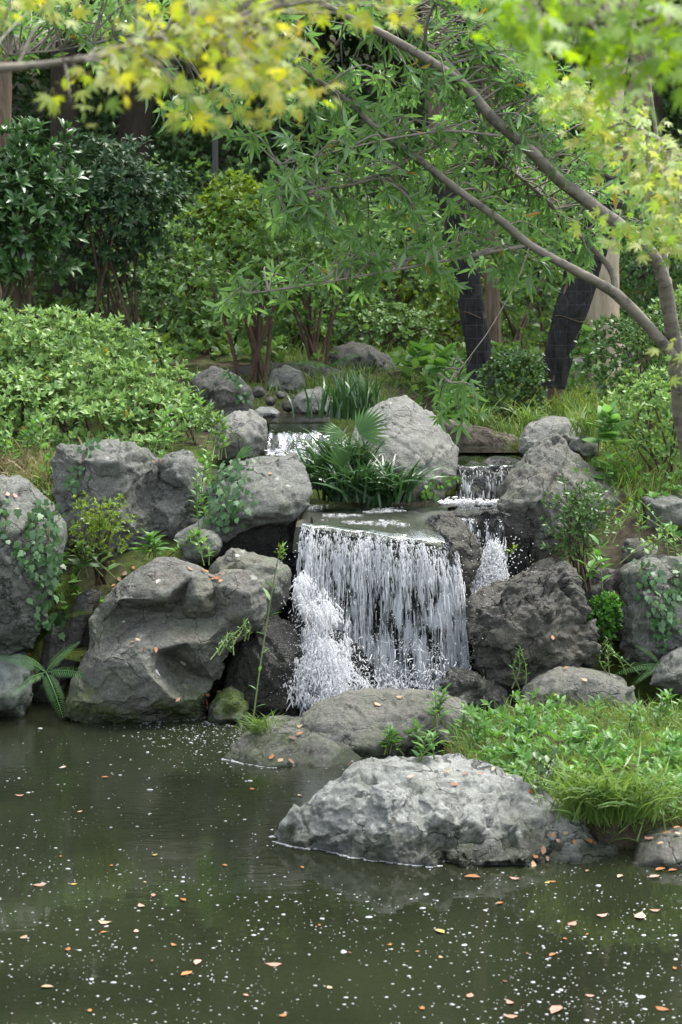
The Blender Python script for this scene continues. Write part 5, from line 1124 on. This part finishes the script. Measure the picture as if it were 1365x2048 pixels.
for ci, (poly, n, pk) in enumerate(CAN):
    pool_b = spline(BR[10], 30)[12:] if ci == 5 else allb
    x0, x1 = min(p[0] for p in poly), max(p[0] for p in poly); y0, y1 = min(p[1] for p in poly), max(p[1] for p in poly); k = 0
    while k < n:
        x, y = rng.uniform(x0, x1), rng.uniform(y0, y1)
        if not inside((x, y), poly): continue
        q = np.array(P(x, y, 11.2)); j = np.argmin(((pool_b-q)*np.array([1, .3, 1]))[:, [0, 2]].__pow__(2).sum(1))
        q = np.array(P(x, y, pool_b[j, 1]+abs(rng.normal(.0, .65))-.12))
        dd = np.linalg.norm(pool_b-q+np.array([.25, 0, -.1]), axis=1); j = np.argmin(dd+rng.random(len(dd))*.12)
        cl.append(q); base_.append(pool_b[j]); k += 1
cl, base_ = np.array(cl), np.array(base_)
tw = []; axis = []
for a, b in zip(base_, cl):
    m_ = a*.45+b*.55+np.array([rng.normal(0, .04), rng.normal(0, .04), .08]); ln = np.linalg.norm(b-a)
    tw.append(tube([a, m_, b], [.004+.004*min(1.5, ln), .005, .0025], 5, 8)); axis.append(b-m_)
add_obj('twigs', *merge(tw), BARK_GREY, T1, 'stuff')
axis = norm(norm(np.array(axis))+np.array([-.15, -.05, .35]))
# each twig end carries a whorl, with a smaller one a little behind it
c2 = np.concatenate([cl, cl-axis*.09*rng.uniform(.7, 1.6, (len(cl), 1)), cl-axis*.2]); ax2 = np.concatenate([axis]*3)
pos, R = rosettes(c2, ax2, 6, 1.05, .4)
d = R[:, :, 1]; d = norm(d+np.array([0, 0, -.08])); R = frames(d, R[:, :, 2]+np.array([0, 0, .9]))
leaves(T1, t_lance(.1, .16, .035), LM['long'], pos, R, .108*rng.uniform(.5, 1.25, len(pos)), 300)

# ---------------- maple branches hanging into the frame, near the camera
def maple(label, cat_pts, branch, polys, n, mat, size, Ybase, nind=300, seed=0, droop=.5, ysd=.28):
    T_ = thing('maple_branch', label, 'maple branch', tuple(P(*branch[0][:3])))
    main = limb('branch', branch, T_, BARK_GREY, 0, sides=8); bb = spline(main, 40)
    pts, tips = [], []
    for poly, k in polys:
        x0, x1 = min(p[0] for p in poly), max(p[0] for p in poly); y0, y1 = min(p[1] for p in poly), max(p[1] for p in poly); c = 0
        while c < k:
            x, y = rng.uniform(x0, x1), rng.uniform(y0, y1)
            if inside((x, y), poly): tips.append(np.array(P(x, y, Ybase+rng.normal(0, ysd)))); c += 1
    tips = np.array(tips); tw = []
    for t in tips:
        j = np.argmin(np.linalg.norm(bb-t, axis=1)+rng.random(len(bb))*.15); a = bb[max(0, j-3)]; tw.append(tube([a, a*.5+t*.5+np.array([0, 0, .02]), t], [.0035, .0025, .0012], 4, 7))
    add_obj('twigs', *merge(tw), BARK_GREY, T_, 'stuff')
    per = max(1, n//len(tips)); p = np.repeat(tips, per, 0)+rng.normal(0, 1, (len(tips)*per, 3))*np.array([.055, .05, .028])
    yaw = rng.uniform(0, 6.28, len(p)); d = np.stack([np.cos(yaw), np.sin(yaw), -droop+rng.normal(0, .35, len(p))], -1)
    R = frames(d, np.array([0, -.75, .7])+rng.normal(0, .4, p.shape)); leaves(T_, MAPLE, LM[mat], p, R, size*rng.uniform(.6, 1.15, len(p)), nind)
maple('out-of-focus yellowing maple branch hanging in at the top left', 0, [(-330, 150, 4.7, 26), (-120, 140, 4.75, 22), (60, 132, 4.8, 17), (200, 112, 4.8, 14), (300, 78, 4.8, 11), (400, 50, 4.8, 8), (520, 40, 4.8, 5)],
      [([(105, 195), (190, 120), (330, 40), (470, -20), (545, 50), (600, 140), (632, 240), (560, 200), (480, 190), (400, 150), (300, 130), (230, 180), (160, 215)], 54), ([(260, -40), (560, -40), (540, 40), (300, 40)], 12), ([(560, -60), (835, -60), (830, 25), (690, 35), (580, 20)], 14), ([(380, 180), (460, 190), (450, 220), (350, 210)], 5), ([(-20, -50), (200, -50), (150, 10), (0, 20)], 6)], 640, 'maple_y', .054, 4.8)
maple('bright green out-of-focus maple branch in the top right corner', 0, [(1760, -160, 4.4, 22), (1600, -60, 4.45, 18), (1450, 10, 4.5, 14), (1300, 40, 4.5, 10), (1150, 50, 4.5, 6), (1020, 55, 4.5, 4)],
      [([(1000, 10), (1100, -60), (1420, -60), (1420, 190), (1340, 200), (1260, 150), (1160, 130), (1060, 80)], 62), ([(960, -60), (1120, -60), (1060, 40), (1000, 30)], 8)], 470, 'maple_g', .066, 4.5)
maple('sharper yellow-tipped maple branch with small leaves at the right edge', 0, [(1650, 330, 7.3, 26), (1500, 340, 7.2, 18), (1390, 330, 7.1, 12), (1300, 270, 7.0, 8), (1200, 215, 7.0, 5), (1110, 160, 7.0, 3)],
      [([(1090, 150), (1150, 170), (1250, 220), (1330, 290), (1400, 340), (1400, 420), (1280, 370), (1230, 310), (1160, 250), (1110, 200)], 74), ([(1400, 380), (1400, 500), (1300, 500), (1200, 440), (1220, 410), (1310, 420), (1330, 380)], 34), ([(1340, 700), (1400, 690), (1400, 740), (1350, 740)], 3)], 900, 'maple_m', .058, 7.0, ysd=.25)

# ---------------- trunks of the middle distance
def ground_at(px, Y):
    X = (px-CX)/F*Y; return np.array([X, Y, float(ground_z(X, Y))])
def crown(T_, c, half, nclump, per, size, mat, tm=SMALL_B, seed=0, name='crown', cs=.35):
    p, u = blob_points(nclump, c, half, .35, .4, seed, .1); q = np.repeat(p, per, 0)+rng.normal(0, cs, (nclump*per, 3))*np.array([1, 1, .45])
    uu = np.repeat(u, per, 0); d = uu*.6+rng.normal(0, .6, q.shape)+np.array([0, 0, -.25]); R = frames(d, np.array([0, 0, 1.])+uu*.4+rng.normal(0, .35, q.shape))
    add_obj(name, *inst(tm, q, R, size*rng.uniform(.6, 1.3, len(q))), mat, T_, 'stuff')
def tree(label, name, pts, Y, barkm, crown_c=None, half=None, nclump=0, per=14, size=.14, mat='forest', seed=0, limbs=5, tm=SMALL_B, wob=.12, cat='tree', group=None, extra=None, cs=.35):
    """pts: (px, py, width px) from the base up, all near depth Y; continues up to the crown"""
    q = [P(x, y, Y) for x, y, w in pts]; r = [w/F*Y*.5 for x, y, w in pts]
    g0 = ground_at(pts[0][0], Y); b = Vector((q[0].x, Y, min(q[0].z, g0[2])-.1))
    T_ = thing(name, label, cat, tuple(b), group); path = [b]+q; rad = [r[0]*1.15]+r
    if crown_c is not None:
        path.append(Vector(crown_c)); rad.append(r[-1]*.45)
    add_obj('trunk', *tube(path, rad, 12, 8*len(path), wob=wob, seed=seed), barkm, T_)
    if crown_c is not None:
        c = np.array(crown_c)
        for k in range(limbs):
            u = unit_rand(1)[0]; u[2] = abs(u[2])*.6-.1; e = c+u*np.array(half)*.8; s0 = np.array(path[-2])*(.3+.4*rng.random()); s0 = np.array(path[-2])+(c-np.array(path[-2]))*rng.uniform(0, .8)
            add_obj('limb', *tube([s0, (s0+e)/2+np.array([0, 0, .2]), e], [r[-1]*.4, r[-1]*.28, r[-1]*.1], 6, 10), barkm, T_)
        crown(T_, c, half, nclump, per, size, LM[mat], tm, seed, cs=cs)
    return T_, path, rad
def wrap(T_, pts, Y, grow, seed):
    q = [P(x, y, Y) for x, y, w in pts]; r = [w/F*Y*.5*grow for x, y, w in pts]
    V, Tt = tube(q, r, 24, 60, wob=.1, seed=seed, cap=False); n = fbm(V*np.array([14, 14, 5.])+seed, 3, seed); N = vnormals(V, Tt); V = V+N*(.022*n)[:, None]
    add_obj('netting', V, Tt, NET, T_)
    for k in (.35, .8):
        i = int(k*59)*24; c = V[i:i+24].mean(0); rr_ = np.linalg.norm(V[i:i+24]-c, axis=1).mean(); th = np.linspace(0, 2*np.pi, 14)
        add_obj('tie_string', *tube(np.stack([c[0]+np.cos(th)*rr_*1.06, c[1]+np.sin(th)*rr_*1.06, c[2]+.03*np.sin(th*2)], -1), [.005, .005], 5, 30), STEM, T_)
pa = [(968, 815, 52), (957, 700, 46), (942, 600, 46), (927, 500, 50), (908, 400, 54), (892, 300, 52), (870, 100, 48)]
T_, _, _ = tree('upright tree wrapped in black netting, left of the brown trunk', 'netted_tree', pa, 17.6, BARK_BROWN, tuple(P(840, -420, 18.5)), (1.6, 1.2, .8), 60, 14, .13, 'forest2', 3, 5)
wrap(T_, pa[:6], 17.6, 1.08, 5)
pb = [(1106, 800, 42), (1120, 700, 54), (1146, 610, 62), (1170, 530, 62), (1198, 450, 60), (1228, 360, 56), (1275, 200, 50)]
T_, _, _ = tree('leaning tree wrapped in black netting with cracked bark showing at its foot', 'netted_tree', pb, 17.4, BARK_BROWN, tuple(P(1400, -420, 18.5)), (1.6, 1.2, .8), 60, 14, .13, 'forest2', 4, 5)
wrap(T_, [(1107, 775, 47), (1120, 700, 54)]+pb[2:6], 17.4, 1.05, 7)
tree('straight trunk with ridged brown bark between the netted trees', 'brown_barked_tree', [(987, 720, 34), (985, 600, 30), (982, 480, 28), (978, 300, 27), (975, 100, 26)], 19.5, BARK_BROWN, tuple(P(960, -300, 19.6)), (1.6, 1.3, 1.), 70, 14, .13, 'forest2', 5, 5, wob=.2)
tree('stout pale trunk behind the leaning netted tree', 'pale_trunked_tree', [(1208, 695, 76), (1207, 630, 66), (1208, 540, 60), (1214, 440, 57), (1222, 250, 54)], 18.8, BARK_PALE, tuple(P(1230, -330, 20)), (2., 1.5, 1.1), 80, 16, .14, 'forest', 6, 5)
tree('straight grey-brown trunk at the left edge of the picture', 'edge_tree', [(-22, 640, 50), (-10, 400, 46), (2, 200, 42), (6, 0, 40)], 20.5, BARK_BROWN, tuple(P(0, -420, 20.5)), (1.6, 1.7, 1.3), 110, 16, .12, 'forest2', 7, 4, wob=.15)
for k, (x, y, w, Y, lab, lean) in enumerate(((140, 520, 60, 26, 'dark thick trunk deep in the woods at the left', -12), (255, 500, 70, 27, 'dark trunk deep in the woods with a raised limb, second from left', 20), (960, 420, 42, 27, 'dark trunk deep in the woods above the upright netted tree', -6), (470, 470, 36, 29, 'thin dark trunk in the woods behind the light shrub', 6), (640, 460, 34, 30, 'thin dark trunk in the woods left of the centre', -8), (1090, 480, 44, 29, 'dark trunk in the woods between the netted trees', 8), (1300, 520, 46, 28, 'dark trunk in the woods at the right, behind the maple', 5), (780, 450, 30, 31, 'slim dark trunk in the woods near the centre', 4))):
    tree(lab, 'forest_tree', [(x, y, w*1.2), (x+lean*.5, y-150, w), (x+lean, y-300, w*.9), (x+lean*1.3, -20, w*.75)], Y, BARK_DARK, tuple(P(x+lean*2, -300-60*(k % 3), Y)), (2.9, 2.4, 2.2), 260, 18, .17, 'forest', 20+k, 6, group='dark trees of the wood behind')
b = ground_at(432, 23.5); lp = thing('lamp_post', 'slim dark metal lamp post in the woods above the nandina bush', 'lamp post', tuple(b))
add_obj('post', *tube([Vector(b)-Vector((0, 0, .1)), P(431, 330, 23.5), P(429, 60, 23.5)], [.05, .04, .035], 10, 12), plain_mat('dark_metal', (.015, .018, .02), (.03, .033, .035), 30, .45, .5), lp)
th = np.linspace(0, 2*np.pi, 16, endpoint=False); pc = np.array(P(429, 40, 23.5))
add_obj('lamp_head', *tube([pc+np.array([0, 0, -.1]), pc+np.array([0, 0, .05]), pc+np.array([0, 0, .3]), pc+np.array([0, 0, .36])], [.05, .16, .2, .05], 14, 14), plain_mat('dark_metal_head', (.015, .018, .02), (.03, .033, .035), 30, .45, .5), lp)
# understory shrubs that close the slope
UN = [(60, 470, 24, 1.8, 2.2, 'forest2'), (330, 420, 24, 1.7, 2.0, 'under'), (520, 420, 23, 1.7, 1.9, 'forest2'), (690, 560, 22, 1.6, 1.5, 'under'), (790, 560, 22.5, 1.8, 1.8, 'forest2'), (870, 610, 22, 1.4, 1.0, 'under_y'), (1060, 610, 21.5, 1.5, 1.6, 'under'), (1130, 620, 23, 1.5, 1.6, 'forest2'), (1300, 610, 21, 1.7, 1.7, 'forest'), (1420, 640, 20, 1.6, 2.2, 'forest'), (690, 420, 25, 2.0, 2.0, 'forest2'), (900, 440, 25.5, 2.2, 2.2, 'forest'), (1180, 470, 26, 2.2, 2.2, 'forest2'), (180, 420, 26, 2.0, 2.2, 'forest'), (430, 330, 28, 2.4, 2.4, 'forest2'), (620, 320, 28, 2.4, 2.4, 'forest'), (840, 320, 29, 2.6, 2.6, 'forest2'), (1060, 330, 29, 2.6, 2.6, 'forest'), (1300, 360, 29, 2.6, 2.8, 'forest2'), (20, 320, 29, 2.6, 2.6, 'forest'), (260, 300, 29, 2.4, 2.4, 'forest'), (-250, 420, 24, 2.4, 2.8, 'forest2'), (1600, 500, 24, 2.4, 2.8, 'forest2'), (430, 680, 20.8, .9, .6, 'under'), (600, 665, 21.3, 1., .6, 'forest2'), (770, 690, 21.2, 1.1, .55, 'under'), (320, 650, 21.2, 1.2, .9, 'forest2')]
wh = ['far left by the dark trunks', 'behind the nandina bush', 'behind the light shrub', 'right of the multi-stemmed shrubs', 'above the blackish mound', 'low and yellowish by the distant boulder', 'just right of the brown trunk', 'left of the pale trunk', 'right of the pale trunk', 'at the right edge behind the azaleas', 'left of centre up the slope', 'behind the upright netted tree', 'behind the leaning netted tree', 'under the second dark trunk', 'beside the lamp post up the slope', 'high on the slope left of centre', 'high on the slope at the centre', 'high on the slope right of centre', 'high on the slope at the right', 'high on the slope at the far left', 'high on the slope behind the left trunks', 'beyond the left edge', 'beyond the right edge', 'low one beneath the light shrub', 'low one behind the thin-stemmed shrub', 'low one behind the angular light rock', 'just behind the crest of the hedge']
for k, (x, y, Y, w, h, mt) in enumerate(UN):
    b = ground_at(x, Y); T_ = thing('forest_shrub', 'dense green shrub of the undergrowth, '+wh[k], 'shrub', tuple(b), 'shrubs filling the wooded slope')
    c = b+np.array([0, 0, h*.5]); n = int(330*w); p, u = blob_points(n, c, (w*.62, w*.6, h*.55), .35, .4, 70+k, .3)
    pos, R = rosettes(p, u+np.array([0, 0, .7])+rng.normal(0, .3, u.shape), 7, 1.1); add_obj('foliage', *inst(SMALL_B, pos, R, (.062 if Y < 24.5 else .085)*rng.uniform(.6, 1.3, len(pos))), LM[mt], T_, 'stuff')
    st = []
    for j in range(7):
        e = p[rng.integers(0, n)]; s0 = b+np.append(rng.normal(0, .12*w, 2), -.1); st.append(tube([s0, s0*.55+e*.45+np.array([0, 0, .1]), e], [.022, .016, .006], 5, 8))
    add_obj('stems', *merge(st), STEM, T_, 'stuff')
# trees of the hill behind, closing the view and the reflections
HT = [(-6.5, 30), (-3.4, 33), (-.6, 34), (2.2, 33), (5.2, 31), (8, 33), (-9.5, 34), (-5, 38), (-1.8, 39), (1.4, 40), (4.8, 38), (8.5, 40), (-9, 41), (-13, 36), (12, 36), (-11, 27), (10.5, 26)]
hl = ['leftmost', 'left', 'left of centre', 'right of centre', 'right', 'far right', 'far left', 'second row left', 'second row left of centre', 'second row right of centre', 'second row right', 'second row far right', 'second row far left', 'outermost left', 'outermost right', 'nearest on the left flank', 'nearest on the right flank']
proto = None
for k, (x, y) in enumerate(HT):
    z = float(ground_z(x, y)); hh = 10+rng.uniform(-1, 2); gname = 'hill trees closing the view'
    lab = 'tall dark leafy tree on the hill behind, '+hl[k]
    if k < 3:
        T_ = thing('hill_tree', lab, 'tree', (x, y, z), gname); b = np.array([x, y, z])
        add_obj('trunk', *tube([b-[0, 0, .3], b+[.1, 0, hh*.4], b+[-.1, .1, hh*.9]], [.28, .2, .06], 10, 16, wob=.15, seed=k), BARK_DARK, T_)
        for j in range(5):
            s0 = b+np.array([0, 0, hh*rng.uniform(.2, .7)]); u = unit_rand(1)[0]; e = s0+np.array([u[0]*2, u[1]*2, .8]); add_obj('limb', *tube([s0, (s0+e)/2+[0, 0, .2], e], [.09, .06, .02], 6, 8), BARK_DARK, T_)
        crown(T_, b+np.array([0, 0, hh*.56]), (2.9, 2.7, hh*.5), 620, 18, .2, LM['forest' if k != 1 else 'forest2'], SMALL_B, 90+k, cs=.45)
        protos = (protos if k else [])+[T_]
    else:
        src = protos[k % 3]; o = src.copy(); COL.objects.link(o); o['label'] = lab; o.location = (x, y, z); o.rotation_euler = (0, 0, rng.uniform(0, 6)); s_ = rng.uniform(.9, 1.2); o.scale = (s_, s_, s_)
        for ch in list(src.children):
            c = ch.copy(); COL.objects.link(c); c.parent = o

# ================================================================== FLOATING AND FALLEN LEAVES, FOAM
def leaf_piece(seed):
    r = np.random.default_rng(seed); V, T = t_lance(.24+.1*r.random(), .0, .0); V = V.copy(); V[:, 2] += .16*(V[:, 1]-.5)**2*r.uniform(-.5, 2)+.35*np.abs(V[:, 0])*r.uniform(-.6, 1.); V[:, 1] -= .5; V[:, 0] += .1*r.normal()*(V[:, 1]**2)
    return V, T
LITM = {n: plain_mat(n+'_fallen_leaf', a, b, 30, .6, .4) for n, a, b in (('tan', (.24, .16, .09), (.36, .26, .16)), ('orange', (.22, .075, .02), (.32, .14, .04)), ('pinkish', (.28, .14, .1), (.4, .26, .2)), ('brown', (.08, .04, .022), (.15, .08, .045)), ('yellow', (.3, .22, .05), (.36, .28, .1)))}
LITME = {(n, s): make_mesh('fallen_leaf', *leaf_piece(s), m) for n, m in LITM.items() for s in range(4)}
def litter(x, y, z, n, size, col, label, group):
    o = bpy.data.objects.new('fallen_leaf', LITME[(col, int(rng.integers(0, 4)))]); COL.objects.link(o)
    q = Vector(n).to_track_quat('Z', 'Y').to_matrix() @ Matrix.Rotation(rng.uniform(0, 6.28), 3, 'Z'); o.matrix_basis = Matrix.Translation((x, y, z)) @ (q*size).to_4x4()
    tag(o, label, 'leaf', group)
FLOAT = [(80, 1768, 'pinkish', 26), (160, 1622, 'tan', 12), (148, 1767, 'yellow', 14), (310, 1709, 'yellow', 12), (122, 1712, 'orange', 8), (283, 1811, 'pinkish', 20), (367, 1799, 'orange', 18), (307, 1790, 'pinkish', 16), (210, 1844, 'tan', 26), (273, 1862, 'pinkish', 16), (348, 1889, 'orange', 16), (136, 1898, 'orange', 17), (208, 1864, 'orange', 14), (395, 1924, 'pinkish', 26), (375, 1947, 'orange', 28), (548, 1927, 'pinkish', 30), (95, 1973, 'tan', 24), (492, 1990, 'pinkish', 14), (566, 2030, 'orange', 18), (305, 1921, 'brown', 10), (290, 1764, 'tan', 8), (48, 1873, 'tan', 20), (223, 1730, 'orange', 10), (605, 1734, 'orange', 12), (1145, 1846, 'pinkish', 26), (880, 1862, 'yellow', 26), (882, 1914, 'tan', 14), (1105, 1909, 'orange', 20), (1180, 1990, 'pinkish', 18), (1112, 2019, 'pinkish', 44), (1020, 2004, 'pinkish', 22), (1022, 2031, 'pinkish', 26), (845, 2016, 'orange', 16), (1325, 2016, 'orange', 28), (1280, 1832, 'pinkish', 36), (1350, 1936, 'orange', 14), (947, 1842, 'orange', 0), (1310, 1820, 'pinkish', 20), (1000, 1806, 'orange', 16), (1105, 1762, 'orange', 14), (945, 1753, 'orange', 30), (1030, 1756, 'pinkish', 20), (1095, 1764, 'yellow', 14), (1175, 1741, 'tan', 12), (1310, 1753, 'pinkish', 24), (1322, 1738, 'orange', 26), (1240, 1752, 'pinkish', 20), (1345, 1740, 'orange', 20), (1055, 1907, 'brown', 8), (780, 1888, 'orange', 10), (835, 1902, 'orange', 8), (450, 1730, 'orange', 12), (505, 1577, 'orange', 14), (600, 1590, 'tan', 12), (40, 1590, 'pinkish', 18), (210, 1554, 'orange', 14), (128, 1534, 'pinkish', 16), (660, 1974, 'tan', 16), (940, 1990, 'pinkish', 22), (1205, 1830, 'pinkish', 24), (1010, 1962, 'brown', 12), (1175, 1868, 'orange', 8), (1130, 1877, 'orange', 10), (700, 1905, 'brown', 10), (180, 2020, 'orange', 14), (640, 1850, 'orange', 8)]
ORD = ['leftmost', 'second from left', 'third from left', 'fourth from left', 'fifth from left', 'sixth from left', 'seventh from left', 'eighth from left', 'ninth from left', 'tenth from left']
def named(items, zone, what):
    """items (x, y, colour): a label each, by colour, place and order from left to right"""
    by = {}
    for i, it in enumerate(items): by.setdefault((it[2], zone(it)), []).append(i)
    out = {}
    for (c, z), ids in by.items():
        for k, i in enumerate(sorted(ids, key=lambda j: items[j][0])): out[i] = '%s leaf %s %s' % (c, what, z) + (', %s' % ORD[min(k, 9)] if len(ids) > 1 else '')
    return out
FLOAT = [f for f in FLOAT if f[3] > 0]
def fzone(f):
    x, y = f[0], f[1]
    if y < 1640: return 'by the left boulders' if x < 400 else 'by the mossy toe rock'
    if y < 1775 and x > 900: return 'under the pale rock and sedge'
    return ('near ' if y > 1900 else 'open ') + ('left' if x < 455 else 'middle' if x < 910 else 'right') + ' of the pond'
fl = named(FLOAT, fzone, 'floating in the')
for i, (x, y, c, w) in enumerate(FLOAT):
    p = PZ(x, y, .006); litter(p.x, p.y, p.z, (0, 0, 1), max(.022, w/F*p.y*1.15), c, fl[i].replace('in the by', 'by').replace('in the under', 'under'), 'fallen leaves floating on the pond')
LIE = [(705, 1530, 'brown'), (900, 1545, 'tan'), (960, 1552, 'orange'), (935, 1548, 'pinkish'), (910, 1572, 'orange'), (822, 1556, 'pinkish'), (1060, 1583, 'orange'), (985, 1540, 'tan'), (1115, 1680, 'pinkish'), (1105, 1672, 'orange'), (1130, 1668, 'tan'), (1150, 1685, 'orange'), (1085, 1700, 'brown'), (1072, 1715, 'orange'), (1100, 1716, 'pinkish'), (1065, 1730, 'tan'), (1120, 1735, 'brown'), (1175, 1685, 'orange'), (1190, 1690, 'brown'), (1250, 1660, 'brown'), (1300, 1680, 'pinkish'), (1335, 1670, 'orange'), (1355, 1672, 'tan'), (1355, 1660, 'orange'), (1320, 1690, 'tan'), (1105, 1276, 'orange'), (1170, 1362, 'tan'), (1132, 1338, 'orange'), (1110, 1390, 'tan'), (1325, 1392, 'orange'), (1290, 1418, 'pinkish'), (1285, 1405, 'tan'), (1310, 1475, 'orange'), (1280, 1470, 'brown'), (800, 1396, 'tan'), (755, 1411, 'tan'), (600, 1470, 'orange'), (585, 1478, 'brown'), (560, 1523, 'tan'), (580, 1525, 'brown'), (545, 1517, 'orange'), (428, 1160, 'orange'), (420, 1153, 'brown'), (436, 1158, 'orange'), (440, 1164, 'orange'), (412, 1145, 'orange'), (380, 1139, 'brown'), (405, 1143, 'orange'), (445, 1150, 'brown'), (240, 1160, 'brown'), (228, 1172, 'orange'), (250, 1148, 'brown'), (268, 1138, 'orange'), (232, 1178, 'brown'), (268, 1286, 'orange'), (290, 1298, 'brown'), (310, 1300, 'orange'), (275, 1282, 'tan'), (412, 1390, 'orange'), (410, 1405, 'orange'), (412, 1415, 'brown'), (355, 1398, 'pinkish'), (440, 1385, 'brown'), (16, 990, 'pinkish'), (30, 992, 'pinkish'), (35, 1020, 'tan'), (540, 950, 'orange'), (60, 1310, 'orange'), (120, 1310, 'brown'), (310, 925, 'brown'), (325, 922, 'brown'), (600, 1455, 'tan')]
def lzone(f):
    x, y = f[0], f[1]
    for x0, x1, y0, y1, z in ((690, 1070, 1520, 1600, 'top of the pale foreground rock'), (1050, 1210, 1600, 1760, 'low shelf of the pale rock'), (1210, 1365, 1600, 1760, 'shore under the sedge'), (1050, 1240, 1330, 1400, 'sloping slab behind the grass'), (1270, 1365, 1380, 1480, 'grass at the right edge'), (1050, 1200, 1200, 1330, 'rough dark boulder'), (700, 900, 1380, 1420, 'long olive rock'), (530, 640, 1440, 1530, 'mossy toe rock'), (370, 450, 1130, 1170, 'ledge above the faceted boulder'), (220, 275, 1130, 1185, 'slope behind the faceted boulder'), (200, 330, 1270, 1310, 'lichen ledge of the faceted boulder'), (340, 450, 1380, 1420, 'foot of the faceted boulder'), (0, 130, 980, 1320, 'tall left boulder'), (300, 330, 900, 930, 'crease of the broad boulder')):
        if x0 <= x <= x1 and y0 <= y <= y1: return z
    return 'flat-topped boulder'
ll = named(LIE, lzone, 'lying on the')
for i, (x, y, c) in enumerate(LIE):
    l, n = hit(x, y); nn = (n+Vector((0, 0, .6))).normalized(); q = l+n*.014
    litter(q.x, q.y, q.z, nn, rng.uniform(.035, .062), c, ll[i], 'fallen leaves lying on the bank')
# white flecks of foam drifting on the pond
FO = NT('foam_fleck'); FOAM = FO.done(FO.princ((.31, .325, .33), .3, .5))
n = 6400; px = rng.uniform(-150, 1515, n); py = 1445+rng.beta(1.3, 1.0, n)*640; p = np.array([list(PZ(a, b_, .002)) for a, b_ in zip(px, py)])
k = rng.random(n) < .58+1.0*fbm(p*np.array([1.1, 2.2, 1]), 4, 4); p = p[k]; q_ = np.array([list(PZ(a, b_, .002)) for a, b_ in zip(rng.normal(430, 90, 700), 1446+np.abs(rng.normal(0, 40, 700)))]); p = np.concatenate([p, q_]); n = len(p)
rad = np.clip(np.exp(rng.normal(-6.08, .58, n)), .0014, .013)
th = np.linspace(0, 2*np.pi, 8, endpoint=False); tmV = np.concatenate([[[0, 0, .28]], np.stack([np.cos(th)*.7, np.sin(th)*.7, np.full(8, .2)], -1), np.stack([np.cos(th), np.sin(th), np.full(8, -.02)], -1)])
tmT = [[0, 1+j, 1+(j+1) % 8] for j in range(8)]+[t for j in range(8) for t in ([1+j, 9+j, 9+(j+1) % 8], [1+j, 9+(j+1) % 8, 1+(j+1) % 8])]
yw = rng.uniform(-.5, .5, n); R = np.zeros((n, 3, 3)); el = rng.uniform(.7, 1.8, n); R[:, 0, 0] = np.cos(yw)*el; R[:, 1, 0] = np.sin(yw)*el; R[:, 0, 1] = -np.sin(yw); R[:, 1, 1] = np.cos(yw); R[:, 2, 2] = 1
o = add_obj('foam_flecks', *inst((tmV, np.array(tmT)), p, R, rad), FOAM); tag(o, 'white flecks of foam drifting on the pond', kind='stuff')
# foam lines where the water touches the rocks
def foam_line(x0, x1, w):
    """thin foam where the rock meets the water: found by looking down the rock to z = 0"""
    q = []
    for x in np.arange(x0, x1, 5):
        for y in range(1790, 1420, -2):
            l, n_ = hit(x, y); z0 = PZ(x, y, 0)
            if l.z > .0 and l.y < z0.y+.15: q.append((z0.x, z0.y)); break
    q = np.array(q); m_ = len(q)*14; t = rng.integers(0, len(q), m_)
    pp = np.c_[q[t]+rng.normal(0, 1, (m_, 2))*np.array([.012, w])-np.array([0, w*.5]), np.full(m_, .003)]; RR = np.tile(np.eye(3)[None], (m_, 1, 1)); RR[:, 0, 0] = rng.uniform(1, 2.5, m_)
    tag(add_obj('foam_line', *inst((tmV, np.array(tmT)), pp, RR, rng.uniform(.0015, .0045, m_)), FOAM), 'thin line of white foam along a rock foot', kind='stuff')
foam_line(535, 900, .006)
foam_line(436, 640, .006)
foam_line(290, 480, .008)
